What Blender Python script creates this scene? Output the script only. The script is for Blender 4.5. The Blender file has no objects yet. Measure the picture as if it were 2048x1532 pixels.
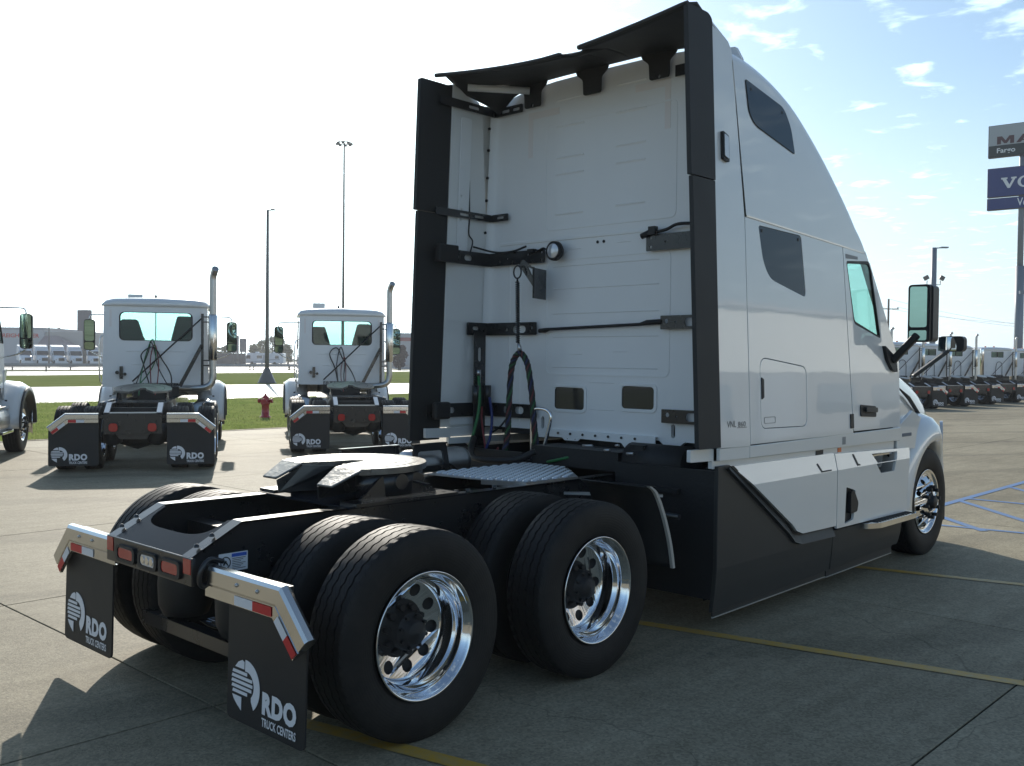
import bpy, bmesh, math, random
from mathutils import Vector, Matrix, geometry
from mathutils.bvhtree import BVHTree
random.seed(7)
S = bpy.context.scene
COL = S.collection
R = math.radians
pi = math.pi

# ------------------------------------------------------------------ camera
F_PX = 1946.35
CAM = Vector((-3.0835, -4.6265, 1.8104))
YAW, PITCH, ROLL = 0.75244, -0.02294, 0.010934
_f = Vector((math.cos(PITCH)*math.cos(YAW), math.cos(PITCH)*math.sin(YAW), math.sin(PITCH)))
_r = _f.cross(Vector((0, 0, 1))).normalized(); _u = _r.cross(_f)
_r2 = _r*math.cos(ROLL) + _u*math.sin(ROLL); _u2 = -_r*math.sin(ROLL) + _u*math.cos(ROLL)
cd = bpy.data.cameras.new('camera'); cam = bpy.data.objects.new('camera', cd); COL.objects.link(cam)
cd.sensor_width = 36.0; cd.sensor_fit = 'HORIZONTAL'; cd.lens = 36.0*F_PX/2048.0
cd.clip_start = 0.05; cd.clip_end = 5000
_m = Matrix((( _r2.x, _u2.x, -_f.x), (_r2.y, _u2.y, -_f.y), (_r2.z, _u2.z, -_f.z)))
cam.matrix_world = Matrix.Translation(CAM) @ _m.to_4x4()
S.camera = cam
S.render.resolution_x = 1024; S.render.resolution_y = 766

def ray(px, py):
    return _r2*((px-1024)/F_PX) + _u2*((766-py)/F_PX) + _f
def at_depth(px, D):
    """ground position seen in photo column px at camera depth D (metres)"""
    d = ray(px, 720); p = CAM + d*D
    return Vector((p.x, p.y, 0))

# ------------------------------------------------------------------ light
SUN_AZ, SUN_EL = R(58.5), R(26.0)
sun_dir = Vector((math.cos(SUN_AZ)*math.cos(SUN_EL), math.sin(SUN_AZ)*math.cos(SUN_EL), math.sin(SUN_EL)))
sl = bpy.data.lights.new('sun', 'SUN'); sl.energy = 5.0; sl.angle = R(0.55); sl.color = (1.0, 0.93, 0.82)
so = bpy.data.objects.new('sun', sl); COL.objects.link(so)
so.rotation_euler = (-sun_dir).to_track_quat('-Z', 'Y').to_euler(); so.location = (0, 0, 40)

W = bpy.data.worlds.new('World'); S.world = W; W.use_nodes = True
nt = W.node_tree; nt.nodes.clear()
def N(tree, typ, **kw):
    n = tree.nodes.new(typ)
    for k, v in kw.items():
        if k == 'inp':
            for a, b in v.items(): n.inputs[a].default_value = b
        else: setattr(n, k, v)
    return n
out = N(nt, 'ShaderNodeOutputWorld'); bg = N(nt, 'ShaderNodeBackground')
sky = N(nt, 'ShaderNodeTexSky', sky_type='NISHITA', sun_disc=False, sun_elevation=SUN_EL,
        sun_rotation=math.atan2(sun_dir.x, sun_dir.y), altitude=280, air_density=1.0, dust_density=1.3, ozone_density=1.0)
SKY_STRENGTH = 0.125
tc = N(nt, 'ShaderNodeTexCoord'); sep = N(nt, 'ShaderNodeSeparateXYZ')
nt.links.new(tc.outputs['Generated'], sep.inputs[0])
def mth(tree, op, a, b=None, clamp=False):
    n = tree.nodes.new('ShaderNodeMath'); n.operation = op; n.use_clamp = clamp
    for i, v in enumerate((a, b)):
        if v is None: continue
        if isinstance(v, (int, float)): n.inputs[i].default_value = v
        else: tree.links.new(v, n.inputs[i])
    return n.outputs[0]
zc = mth(nt, 'MAXIMUM', sep.outputs[2], 0.0); zd = mth(nt, 'ADD', zc, 0.06)
cx = mth(nt, 'DIVIDE', sep.outputs[0], zd); cy = mth(nt, 'DIVIDE', sep.outputs[1], zd)
cmb = N(nt, 'ShaderNodeCombineXYZ'); nt.links.new(cx, cmb.inputs[0]); nt.links.new(cy, cmb.inputs[1])
n1 = N(nt, 'ShaderNodeTexNoise', inp={'Scale': 6.0, 'Detail': 5.0, 'Roughness': 0.55, 'Distortion': 0.3})
n2 = N(nt, 'ShaderNodeTexNoise', inp={'Scale': 0.55, 'Detail': 2.0})
nt.links.new(cmb.outputs[0], n1.inputs['Vector']); nt.links.new(cmb.outputs[0], n2.inputs['Vector'])
cl = mth(nt, 'ADD', n1.outputs[0], mth(nt, 'MULTIPLY', mth(nt, 'SUBTRACT', n2.outputs[0], 0.5), 0.5))
ramp = N(nt, 'ShaderNodeMapRange', interpolation_type='SMOOTHSTEP', inp={'From Min': 0.545, 'From Max': 0.72, 'To Min': 0.06, 'To Max': 0.75})
nt.links.new(cl, ramp.inputs['Value'])
fade = mth(nt, 'MULTIPLY', zc, 6.0, True)
cmask = mth(nt, 'MULTIPLY', ramp.outputs[0], fade)
# a cloud scatters the local sky brightness plus a little sunlight, so it is paler than the sky round it
hs = N(nt, 'ShaderNodeHueSaturation', inp={'Saturation': 0.12, 'Value': 1.7})
nt.links.new(sky.outputs[0], hs.inputs['Color'])
mix = N(nt, 'ShaderNodeMix', data_type='RGBA')
nt.links.new(cmask, mix.inputs['Factor']); nt.links.new(sky.outputs[0], mix.inputs[6]); nt.links.new(hs.outputs[0], mix.inputs[7])
# low haze bleaches the colour near the horizon; camera white balance is cool
hz = N(nt, 'ShaderNodeMapRange', interpolation_type='SMOOTHSTEP', inp={'From Min': 0.0, 'From Max': 0.30, 'To Min': 0.12, 'To Max': 1.0})
nt.links.new(zc, hz.inputs[0]); hs2 = N(nt, 'ShaderNodeHueSaturation'); nt.links.new(hz.outputs[0], hs2.inputs['Saturation']); nt.links.new(mix.outputs[2], hs2.inputs['Color'])
tint = N(nt, 'ShaderNodeMix', data_type='RGBA', blend_type='MULTIPLY'); tint.inputs[0].default_value = 1.0; tint.inputs[7].default_value = (0.86, 1.055, 1.15, 1)
nt.links.new(hs2.outputs[0], tint.inputs[6])
nt.links.new(tint.outputs[2], bg.inputs['Color']); bg.inputs['Strength'].default_value = SKY_STRENGTH
nt.links.new(bg.outputs[0], out.inputs[0])
S.view_settings.view_transform = 'Standard'; S.view_settings.look = 'None'
S.view_settings.exposure = 0.0; S.view_settings.gamma = 1.0; S.view_settings.use_curve_mapping = False
S.cycles.max_bounces = 8; S.cycles.glossy_bounces = 5; S.cycles.transparent_max_bounces = 12

# ------------------------------------------------------------------ materials
MATS = {}
def mat(name, col, rough=0.5, metal=0.0, coat=0.0, var=0.0, vscale=3.0, bump=0.0, bscale=60.0, spec=0.5, trans=0.0, emit=None, estr=1.0, alpha=1.0, objrand=0.0, ior=1.45):
    if name in MATS: return MATS[name]
    m = bpy.data.materials.new(name); m.use_nodes = True; t = m.node_tree
    p = t.nodes['Principled BSDF']
    p.inputs['Base Color'].default_value = (*col, 1); p.inputs['Roughness'].default_value = rough
    p.inputs['Metallic'].default_value = metal; p.inputs['Coat Weight'].default_value = coat
    p.inputs['Coat Roughness'].default_value = 0.03; p.inputs['Specular IOR Level'].default_value = spec
    p.inputs['Transmission Weight'].default_value = trans; p.inputs['Alpha'].default_value = alpha; p.inputs['IOR'].default_value = ior
    if emit: p.inputs['Emission Color'].default_value = (*emit, 1); p.inputs['Emission Strength'].default_value = estr
    if var or objrand:
        c = N(t, 'ShaderNodeTexCoord'); n = N(t, 'ShaderNodeTexNoise', inp={'Scale': vscale, 'Detail': 6.0, 'Roughness': 0.6})
        t.links.new(c.outputs['Object'], n.inputs['Vector'])
        k = mth(t, 'MULTIPLY_ADD', n.outputs[0], 2*var); k.node.inputs[2].default_value = 1 - var
        if objrand:
            oi = N(t, 'ShaderNodeObjectInfo'); q = mth(t, 'MULTIPLY_ADD', oi.outputs['Random'], 2*objrand); q.node.inputs[2].default_value = 1-objrand
            k = mth(t, 'MULTIPLY', k, q)
        h = N(t, 'ShaderNodeHueSaturation'); h.inputs['Color'].default_value = (*col, 1)
        t.links.new(k, h.inputs['Value']); t.links.new(h.outputs[0], p.inputs['Base Color'])
        rr = mth(t, 'MULTIPLY_ADD', n.outputs[0], 0.25*rough); rr.node.inputs[2].default_value = rough*0.875
        t.links.new(rr, p.inputs['Roughness'])
    if bump:
        c2 = N(t, 'ShaderNodeTexCoord'); nb = N(t, 'ShaderNodeTexNoise', inp={'Scale': bscale, 'Detail': 3.0})
        b = N(t, 'ShaderNodeBump', inp={'Strength': bump, 'Distance': 0.02})
        t.links.new(c2.outputs['Object'], nb.inputs['Vector']); t.links.new(nb.outputs[0], b.inputs['Height'])
        t.links.new(b.outputs[0], p.inputs['Normal'])
        if coat: t.links.new(b.outputs[0], p.inputs['Coat Normal'])
    MATS[name] = m; return m
WHITE = mat('white_paint', (0.76, 0.765, 0.75), 0.30, coat=1.0, bump=0.10, bscale=1.7, var=0.03, vscale=6)
WHITE.node_tree.nodes['Principled BSDF'].inputs['Coat IOR'].default_value = 1.75
WALLW = mat('white_panel_paint', (0.82, 0.83, 0.83), 0.42, coat=0.25, bump=0.06, bscale=5, var=0.04, vscale=4)
BLACKP = mat('black_plastic', (0.016, 0.016, 0.017), 0.5, var=0.25, vscale=9, bump=0.1, bscale=250)
FAIR = mat('black_rubber_fairing', (0.022, 0.023, 0.024), 0.6, var=0.2, vscale=5, bump=0.12, bscale=180)
GREY = mat('dark_grey_plastic', (0.033, 0.033, 0.032), 0.5, coat=0.05, var=0.12, vscale=5, bump=0.06, bscale=220)
STEELB = mat('black_painted_steel', (0.016, 0.017, 0.019), 0.28, coat=0.5, var=0.2, vscale=8)
SATIN = mat('satin_black_steel', (0.018, 0.021, 0.027), 0.22, var=0.15, vscale=10, spec=0.06)
CHASS = mat('chassis_black', (0.014, 0.014, 0.015), 0.55, var=0.4, vscale=7, bump=0.15, bscale=40)
CHROME = mat('polished_aluminium', (0.83, 0.83, 0.84), 0.06, metal=1.0, var=0.05, vscale=9)
STAIN = mat('stainless_steel', (0.72, 0.71, 0.69), 0.16, metal=1.0, var=0.06, vscale=7)
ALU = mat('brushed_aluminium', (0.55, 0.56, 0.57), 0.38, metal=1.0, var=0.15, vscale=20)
ZINC = mat('zinc_bolt', (0.5, 0.5, 0.5), 0.3, metal=1.0)
GREASE = mat('greased_plate_steel', (0.17, 0.165, 0.155), 0.30, metal=0.6, var=0.35, vscale=11, bump=0.2, bscale=30)
REDT = mat('red_tape', (0.55, 0.02, 0.025), 0.35, var=0.1, vscale=30)
WHT = mat('white_tape', (0.72, 0.73, 0.76), 0.35, var=0.06, vscale=30)
PINKT = mat('pale_tape', (0.80, 0.76, 0.74), 0.4)
REDL = mat('red_lens', (0.42, 0.012, 0.012), 0.15, coat=1.0)
AMBER = mat('amber_lens', (0.75, 0.13, 0.01), 0.15, coat=1.0)
LENS = mat('clear_lens', (0.62, 0.64, 0.68), 0.08, metal=0.4, coat=1.0)
GLASSD = mat('tinted_glass', (0.035, 0.052, 0.075), 0.05, spec=0.45)
PRINT = mat('white_print', (0.78, 0.78, 0.80), 0.5)
GREEN = mat('green_hose', (0.025, 0.16, 0.05), 0.4)
BLUEH = mat('blue_hose', (0.03, 0.045, 0.18), 0.4)
REDH = mat('red_hose', (0.22, 0.03, 0.035), 0.4)
MIRR = mat('mirror_glass', (0.42, 0.62, 0.54), 0.01, metal=1.0)
DARKI = mat('dark_interior', (0.03, 0.032, 0.035), 0.8, var=0.2)
def glass_mat(name, col, gloss=0.12):
    m = bpy.data.materials.new(name); m.use_nodes = True; t = m.node_tree; t.nodes.clear()
    o = N(t, 'ShaderNodeOutputMaterial'); a = N(t, 'ShaderNodeBsdfTransparent'); g = N(t, 'ShaderNodeBsdfGlossy', inp={'Roughness': 0.02})
    a.inputs[0].default_value = (*col, 1); f = N(t, 'ShaderNodeFresnel'); gb = N(t, 'ShaderNodeNewGeometry'); io = mth(t, 'MULTIPLY_ADD', gb.outputs['Backfacing'], -0.8333); io.node.inputs[2].default_value = 1.5; t.links.new(io, f.inputs['IOR']); mx = N(t, 'ShaderNodeMixShader')
    t.links.new(f.outputs[0], mx.inputs[0]); t.links.new(a.outputs[0], mx.inputs[1]); t.links.new(g.outputs[0], mx.inputs[2])
    t.links.new(mx.outputs[0], o.inputs[0]); return m
GLASS = glass_mat('green_tint_glass', (0.72, 0.90, 0.87)); GLASSB = glass_mat('deep_green_tint_glass', (0.70, 0.86, 0.83))

def tyre_mat():
    m = bpy.data.materials.new('tyre_rubber'); m.use_nodes = True; t = m.node_tree; p = t.nodes['Principled BSDF']
    c = N(t, 'ShaderNodeTexCoord'); s = N(t, 'ShaderNodeSeparateXYZ'); t.links.new(c.outputs['Object'], s.inputs[0])
    ang = mth(t, 'ARCTAN2', s.outputs[2], s.outputs[0])
    wob = mth(t, 'MULTIPLY', s.outputs[1], 3.0)
    fr = mth(t, 'FRACT', mth(t, 'MULTIPLY', mth(t, 'ADD', ang, wob), 66/(2*pi)))
    sip = mth(t, 'LESS_THAN', fr, 0.13)
    r2 = mth(t, 'SQRT', mth(t, 'ADD', mth(t, 'MULTIPLY', s.outputs[0], s.outputs[0]), mth(t, 'MULTIPLY', s.outputs[2], s.outputs[2])))
    tread = mth(t, 'GREATER_THAN', r2, 0.492)
    sip = mth(t, 'MULTIPLY', sip, tread)
    rib = mth(t, 'MULTIPLY', mth(t, 'SINE', mth(t, 'MULTIPLY', r2, 420.0)), 0.06)
    hgt = mth(t, 'SUBTRACT', mth(t, 'MULTIPLY', rib, mth(t, 'SUBTRACT', 1.0, tread)), sip)
    b = N(t, 'ShaderNodeBump', inp={'Strength': 0.7, 'Distance': 0.006}); t.links.new(hgt, b.inputs['Height']); t.links.new(b.outputs[0], p.inputs['Normal'])
    n = N(t, 'ShaderNodeTexNoise', inp={'Scale': 9.0, 'Detail': 5.0}); t.links.new(c.outputs['Object'], n.inputs['Vector'])
    rp = N(t, 'ShaderNodeValToRGB'); rp.color_ramp.elements[0].color = (0.006, 0.006, 0.0065, 1); rp.color_ramp.elements[1].color = (0.016, 0.0155, 0.015, 1)
    t.links.new(n.outputs[0], rp.inputs[0])
    dn = N(t, 'ShaderNodeTexNoise', inp={'Scale': 3.0, 'Detail': 6.0, 'Roughness': 0.7}); t.links.new(c.outputs['Object'], dn.inputs['Vector'])
    dm = N(t, 'ShaderNodeMapRange', inp={'From Min': 0.42, 'From Max': 0.75, 'To Min': 0.0, 'To Max': 0.35}); t.links.new(dn.outputs[0], dm.inputs[0])
    md = N(t, 'ShaderNodeMix', data_type='RGBA'); t.links.new(dm.outputs[0], md.inputs['Factor']); t.links.new(rp.outputs[0], md.inputs[6]); md.inputs[7].default_value = (0.05, 0.044, 0.037, 1)
    ms = N(t, 'ShaderNodeMix', data_type='RGBA'); t.links.new(mth(t, 'MULTIPLY', sip, 0.8), ms.inputs['Factor']); t.links.new(md.outputs[2], ms.inputs[6]); ms.inputs[7].default_value = (0.004, 0.004, 0.004, 1)
    t.links.new(ms.outputs[2], p.inputs['Base Color']); p.inputs['Roughness'].default_value = 0.62; p.inputs['Specular IOR Level'].default_value = 0.3
    return m
TYRE = tyre_mat()

# ------------------------------------------------------------------ mesh tools
class MB:
    def __init__(s): s.v = []; s.f = []; s.sm = []
    def add(s, vs, fs, smooth=False):
        o = len(s.v); s.v += [tuple(v) for v in vs]
        for f in fs: s.f.append(tuple(i+o for i in f)); s.sm.append(smooth)
        return s
    def box(s, c, d, rot=None):
        x, y, z = d[0]/2, d[1]/2, d[2]/2
        vs = [Vector((a*x, b*y, e*z)) for a in (-1, 1) for b in (-1, 1) for e in (-1, 1)]
        if rot is not None: vs = [rot @ v for v in vs]
        vs = [v + Vector(c) for v in vs]
        return s.add(vs, [(0, 1, 3, 2), (4, 6, 7, 5), (0, 4, 5, 1), (2, 3, 7, 6), (0, 2, 6, 4), (1, 5, 7, 3)])
    def box2(s, a, b):
        return s.box([(a[i]+b[i])/2 for i in range(3)], [abs(b[i]-a[i]) for i in range(3)])
    def beam(s, a, b, w, h, up=(0, 0, 1)):
        a, b = Vector(a), Vector(b); d = (b-a); L = d.length; d.normalize()
        up = Vector(up)
        if abs(d.dot(up)) > 0.98: up = Vector((1, 0, 0))
        sd = d.cross(up).normalized(); u = sd.cross(d)
        rot = Matrix((d, sd, u)).transposed()
        return s.box((a+b)/2, (L, w, h), rot)
    def tube(s, pts, r, n=8, caps=True):
        pts = [Vector(p) for p in pts]; rs = r if isinstance(r, (list, tuple)) else [r]*len(pts)
        vs = []; fs = []; prev = None
        for i, p in enumerate(pts):
            d = (pts[min(i+1, len(pts)-1)] - pts[max(i-1, 0)]).normalized()
            if prev is None:
                a = Vector((0, 0, 1)) if abs(d.z) < 0.9 else Vector((1, 0, 0))
                u = d.cross(a).normalized()
            else: u = (prev - d*prev.dot(d)).normalized()
            prev = u; w = d.cross(u)
            for k in range(n):
                t = 2*pi*k/n; vs.append(p + (u*math.cos(t) + w*math.sin(t))*rs[i])
        for i in range(len(pts)-1):
            for k in range(n):
                a = i*n+k; b = i*n+(k+1) % n; fs.append((a, b, b+n, a+n))
        s.add(vs, fs, True)
        if caps:
            o = len(s.v) - len(vs)
            s.f.append(tuple(o+k for k in range(n))[::-1]); s.sm.append(False)
            s.f.append(tuple(o+(len(pts)-1)*n+k for k in range(n))); s.sm.append(False)
        return s
    def cyl(s, a, b, r, n=16, r2=None):
        return s.tube([a, b], [r, r if r2 is None else r2], n)
    def lathe(s, prof, n=48, axis='y', c=(0, 0, 0), smooth=True, fn=None):
        """prof: (radius, axial) pairs, revolved"""
        vs = []; fs = []; m = len(prof)
        for k in range(n):
            t = 2*pi*k/n
            for j, (r, w) in enumerate(prof):
                if fn: r, w = fn(k, j, r, w)
                a, b = r*math.cos(t), r*math.sin(t)
                v = (a, w, b) if axis == 'y' else ((a, b, w) if axis == 'z' else (w, a, b))
                vs.append((v[0]+c[0], v[1]+c[1], v[2]+c[2]))
        for k in range(n):
            for j in range(m-1):
                a = k*m+j; b = ((k+1) % n)*m+j; fs.append((a, a+1, b+1, b))
        return s.add(vs, fs, smooth)
    def grid(s, rows, smooth=True, closed=False):
        m = len(rows[0]); fs = []
        for i in range(len(rows)-1):
            for j in range(m-1 if not closed else m):
                a = i*m+j; b = i*m+(j+1) % m; fs.append((a, b, b+m, a+m))
        return s.add([p for r in rows for p in r], fs, smooth)
    def plate(s, outer, holes, fr, t):
        """flat plate with holes. outer/holes: 2-D loops, fr(u,v,w)->xyz, thickness from w=0 to w=t"""
        loops = [outer] + list(holes)
        tri = geometry.tessellate_polygon([[Vector((u, v, 0)) for u, v in l] for l in loops])
        flat = [p for l in loops for p in l]; n = len(flat)
        vs = [fr(u, v, 0) for u, v in flat] + [fr(u, v, t) for u, v in flat]
        fs = []
        for a, b, c in tri: fs.append((a, b, c)); fs.append((a+n, c+n, b+n))
        o = 0
        for l in loops:
            k = len(l)
            for i in range(k): a = o+i; b = o+(i+1) % k; fs.append((a, b, b+n, a+n))
            o += k
        return s.add(vs, fs)
    def mesh(s, name):
        me = bpy.data.meshes.new(name); me.from_pydata(s.v, [], s.f); me.validate(); 
        bm = bmesh.new(); bm.from_mesh(me); bmesh.ops.recalc_face_normals(bm, faces=bm.faces); bm.to_mesh(me); bm.free()
        if len(me.polygons) == len(s.sm):
            me.polygons.foreach_set('use_smooth', s.sm)
        me.update(); return me
    def build(s, name, m, parent=None, bevel=0, loc=None, autos=False):
        me = s.mesh(name); me.materials.append(m)
        o = bpy.data.objects.new(name, me); COL.objects.link(o)
        if parent: o.parent = parent
        if loc: o.location = loc
        if bevel:
            b = o.modifiers.new('bevel', 'BEVEL'); b.width = bevel; b.segments = 2; b.limit_method = 'ANGLE'; b.angle_limit = R(40)
        return o
def rrect(u0, u1, v0, v1, r, n=4):
    pts = []
    for cx, cy, a0 in ((u1-r, v1-r, 0), (u0+r, v1-r, 90), (u0+r, v0+r, 180), (u1-r, v0+r, 270)):
        for k in range(n+1): t = R(a0 + 90*k/n); pts.append((cx+r*math.cos(t), cy+r*math.sin(t)))
    return pts
def rpoly(pts, r, n=4):
    """round the corners of a polygon; r scalar or per-corner"""
    out = []; m = len(pts)
    for i in range(m):
        p = Vector(pts[i]); a = Vector(pts[i-1]); b = Vector(pts[(i+1) % m]); ri = r[i] if isinstance(r, (list, tuple)) else r
        if ri <= 0: out.append(tuple(p)); continue
        da = (a-p); db = (b-p); k = min(ri, da.length*0.48, db.length*0.48)
        A = p + da.normalized()*k; B = p + db.normalized()*k
        for q in range(n+1): t = q/n; out.append(tuple((1-t)**2*A + 2*t*(1-t)*p + t*t*B))
    return out
def circ(cx, cy, r, n=16, sx=1.0): return [(cx+r*sx*math.cos(2*pi*k/n), cy+r*math.sin(2*pi*k/n)) for k in range(n)]
def slot(cx, cy, w, h, n=5): return rrect(cx-w/2, cx+w/2, cy-h/2, cy+h/2, min(w, h)*0.49, n)
def smoothpath(pts, n=6):
    pts = [Vector(p) for p in pts]; out = []
    P = [2*pts[0]-pts[1]] + pts + [2*pts[-1]-pts[-2]]
    for i in range(1, len(P)-2):
        for k in range(n):
            t = k/n; a, b, c, d = P[i-1], P[i], P[i+1], P[i+2]
            out.append(0.5*((2*b)+(c-a)*t+(2*a-5*b+4*c-d)*t*t+(3*b-a-3*c+d)*t**3))
    out.append(pts[-1]); return out
def empty(name, loc=(0, 0, 0), rz=0):
    o = bpy.data.objects.new(name, None); COL.objects.link(o); o.location = loc; o.rotation_euler = (0, 0, rz); o.empty_display_size = 0.2; return o
def tag(o, label=None, cat=None, group=None, kind=None):
    for k, v in (('label', label), ('category', cat), ('group', group), ('kind', kind)):
        if v: o[k] = v
    return o
def copy_tree(o, parent=None):
    c = o.copy(); COL.objects.link(c)
    if parent: c.parent = parent
    for ch in o.children: copy_tree(ch, c)
    return c
def text_mb(txt, fr, size=1.0, offset=0.0, sx=1.0, thick=0.0, width=None, spacing=1.0):
    """flat lettering; fr(u,v,w)->xyz"""
    cu = bpy.data.curves.new('txt', 'FONT'); cu.body = txt; cu.size = size; cu.offset = offset; cu.space_character = spacing
    cu.fill_mode = 'FRONT'; cu.resolution_u = 3
    o = bpy.data.objects.new('txt', cu); COL.objects.link(o)
    me = bpy.data.meshes.new_from_object(o.evaluated_get(bpy.context.evaluated_depsgraph_get()))
    bpy.data.objects.remove(o); vs = [v.co.copy() for v in me.vertices]; fs = [tuple(p.vertices) for p in me.polygons]
    bpy.data.meshes.remove(me)
    x0 = min(v.x for v in vs); x1 = max(v.x for v in vs); y0 = min(v.y for v in vs)
    k = (width/(x1-x0)) if width else sx
    return MB().add([fr((v.x-x0)*k, v.y-y0, 0.0) for v in vs], fs)
# ------------------------------------------------------------------ shared wheel / flap meshes
def tyre_mesh(rad=0.508, hw=0.14):
    k = rad/0.508
    P = [(0.300, -0.105), (0.308, -0.118), (0.33, -0.128), (0.39, -0.1395), (0.43, -0.1385), (0.470, -0.131), (0.492, -0.124), (0.502, -0.114)]
    gr = [-0.078, -0.027, 0.027, 0.078]
    prof = list(P); gidx = {}
    for g in gr:
        for dx, dr in ((-0.0055, 0.0), (-0.004, -0.013), (0.004, -0.013), (0.0055, 0.0)):
            gidx[len(prof)] = 1; prof.append((0.5075 - 0.35*g*g + dr, g+dx))
    prof += [(r, -w) for r, w in reversed(P)]
    prof = [(r*k, w*hw/0.14) for r, w in prof]
    def fn(i, j, r, w):
        if j in gidx: w += 0.0034*(1 if (i % 4) < 2 else -1)
        if r > 0.5*k and j not in gidx and abs(w) > 0.1: r += 0.0
        return r, w
    mb = MB(); mb.lathe(prof, 200, 'y', fn=fn); me = mb.mesh('tyre'); me.set_sharp_from_angle(angle=R(38)); return me
def holes_ring(r, rh, n=10, ph=0.0): 
    return [circ(r*math.cos(2*pi*k/n+ph), r*math.sin(2*pi*k/n+ph), rh, 12) for k in range(n)]
def rim_mesh(deep=True):
    mb = MB(); c64 = lambda r: circ(0, 0, r, 64)
    if deep:   # outer wheel of a pair: dish; axial + = outwards, flange at 0
        prof = [(0.296, -0.26), (0.300, -0.015), (0.306, -0.004), (0.308, 0.0), (0.305, 0.003), (0.298, 0.0), (0.292, -0.012), (0.287, -0.022), (0.276, -0.034),
                (0.270, -0.050), (0.268, -0.075), (0.255, -0.088), (0.251, -0.10), (0.250, -0.150), (0.246, -0.164), (0.238, -0.172)]
        mb.lathe(prof, 72, 'y')
        n0 = len(mb.v)
        mb.plate(c64(0.238), [c64(0.128)] + holes_ring(0.193, 0.032), lambda u, v, w: (u, -0.172 - 0.25*max(0, 0.238-math.hypot(u, v)) + w, v), -0.012)
    else:      # steer wheel: disc stands out
        prof = [(0.296, -0.2), (0.300, -0.015), (0.306, -0.004), (0.308, 0.0), (0.305, 0.003), (0.298, 0.0), (0.290, -0.014), (0.284, -0.022), (0.272, -0.03), (0.266, -0.03)]
        mb.lathe(prof, 72, 'y')
        mb.plate(c64(0.266), [c64(0.09)] + holes_ring(0.222, 0.026), lambda u, v, w: (u, -0.03 + (0.266-max(0.178, math.hypot(u, v)))*0.75 + w, v), -0.012)
    return mb.mesh('wheel_rim')
def hub_mesh(deep=True):
    mb = MB()
    if deep:
        prof = [(0.0, -0.02), (0.05, -0.03), (0.058, -0.036), (0.064, -0.066), (0.088, -0.072), (0.093, -0.08), (0.098, -0.14), (0.127, -0.150), (0.15, -0.165)]
        mb.lathe(prof, 40, 'y')
        for k in range(10):
            t = 2*pi*k/10; mb.cyl((0.112*math.cos(t), -0.158, 0.112*math.sin(t)), (0.112*math.cos(t), -0.11, 0.112*math.sin(t)), 0.017, 6)
        for k in range(8):
            t = 2*pi*k/8; mb.cyl((0.08*math.cos(t), -0.07, 0.08*math.sin(t)), (0.08*math.cos(t), -0.052, 0.08*math.sin(t)), 0.009, 6)
        mb.cyl((0, -0.23, 0), (0, -0.16, 0), 0.238, 36)       # brake drum seen through the holes
    else:
        prof = [(0.0, 0.085), (0.05, 0.085), (0.062, 0.075), (0.066, 0.03), (0.09, 0.028)]
        mb.lathe(prof, 32, 'y')
        for k in range(10):
            t = 2*pi*k/10; mb.cyl((0.143*math.cos(t), 0.02, 0.143*math.sin(t)), (0.143*math.cos(t), 0.075, 0.143*math.sin(t)), 0.0185, 8)
        mb.cyl((0, -0.16, 0), (0, -0.06, 0), 0.24, 36)
    return mb.mesh('hub')
TYRE_ME = tyre_mesh(); TYRE_ME.materials.append(TYRE)
TYRE_ST = tyre_mesh(0.515, 0.145); TYRE_ST.materials.append(TYRE)
RIMD = rim_mesh(True); RIMD.materials.append(CHROME); RIMS = rim_mesh(False); RIMS.materials.append(CHROME)
HUBD = hub_mesh(True); HUBD.materials.append(CHASS); HUBS = hub_mesh(False); HUBS.materials.append(CHASS)
def link(name, me, parent, loc, rot=(0, 0, 0)):
    o = bpy.data.objects.new(name, me); COL.objects.link(o); o.parent = parent; o.location = loc; o.rotation_euler = rot; return o
def wheel(parent, x, y, z, side, kind='dual', rot=0.3):
    """side -1: outer face towards -y. wheel (rim) > tyre, hub"""
    flip = pi if side < 0 else 0.0
    st = kind == 'steer'
    w = link('wheel', RIMS if st else RIMD, parent, (x, y, z), (0, rot, flip))
    link('tyre', TYRE_ST if st else TYRE_ME, w, (0, -0.135 if not st else -0.13, 0))
    if kind != 'inner': link('hub', HUBS if st else HUBD, w, (0, 0 if st else -0.036, 0))
    return w

def flap_emblem_mb(fr, s=1.0):
    """crescent with striped disc, about 0.25 m wide at s=1; local u right, v up, centre 0,0"""
    mb = MB()
    A = [(0.118*math.cos(t), 0.118*math.sin(t)) for t in [R(92-145*k/22) for k in range(23)]]
    B = [(0.008+0.062*math.cos(t), 0.004+0.062*math.sin(t)) for t in [R(-48+130*k/16) for k in range(17)]]
    cres = A + [(0.05, -0.060)] + B + [(-0.005, 0.066)]
    mb.plate([(u*s, v*s) for u, v in cres], [], fr, 0.0015)
    for k in range(5):
        v = 0.052 - k*0.0225; h = 0.0145
        ul = -math.sqrt(max(0.0, 0.118**2-(v-0.01)**2)); ur = 0.008+math.sqrt(max(0.0, 0.05**2-(v-0.004-h/2)**2))
        if k == 0: ur = 0.012
        mb.plate([(ul*s, (v-h/2)*s), (ur*s, (v-h/2)*s), ((ur)*s, (v+h/2)*s), ((ul+0.006)*s, (v+h/2)*s)], [], fr, 0.0015)
    st = [(-0.107, -0.058), (-0.03, -0.058), (-0.03, -0.118), (-0.065, -0.098), (-0.092, -0.078)]
    mb.plate([(u*s, v*s) for u, v in st], [], fr, 0.0015)
    top = [(-0.088, 0.072), (-0.012, 0.072), (-0.012, 0.105), (-0.03, 0.112), (-0.062, 0.098)]
    mb.plate([(u*s, v*s) for u, v in top], [], fr, 0.0015)
    return mb
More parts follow.
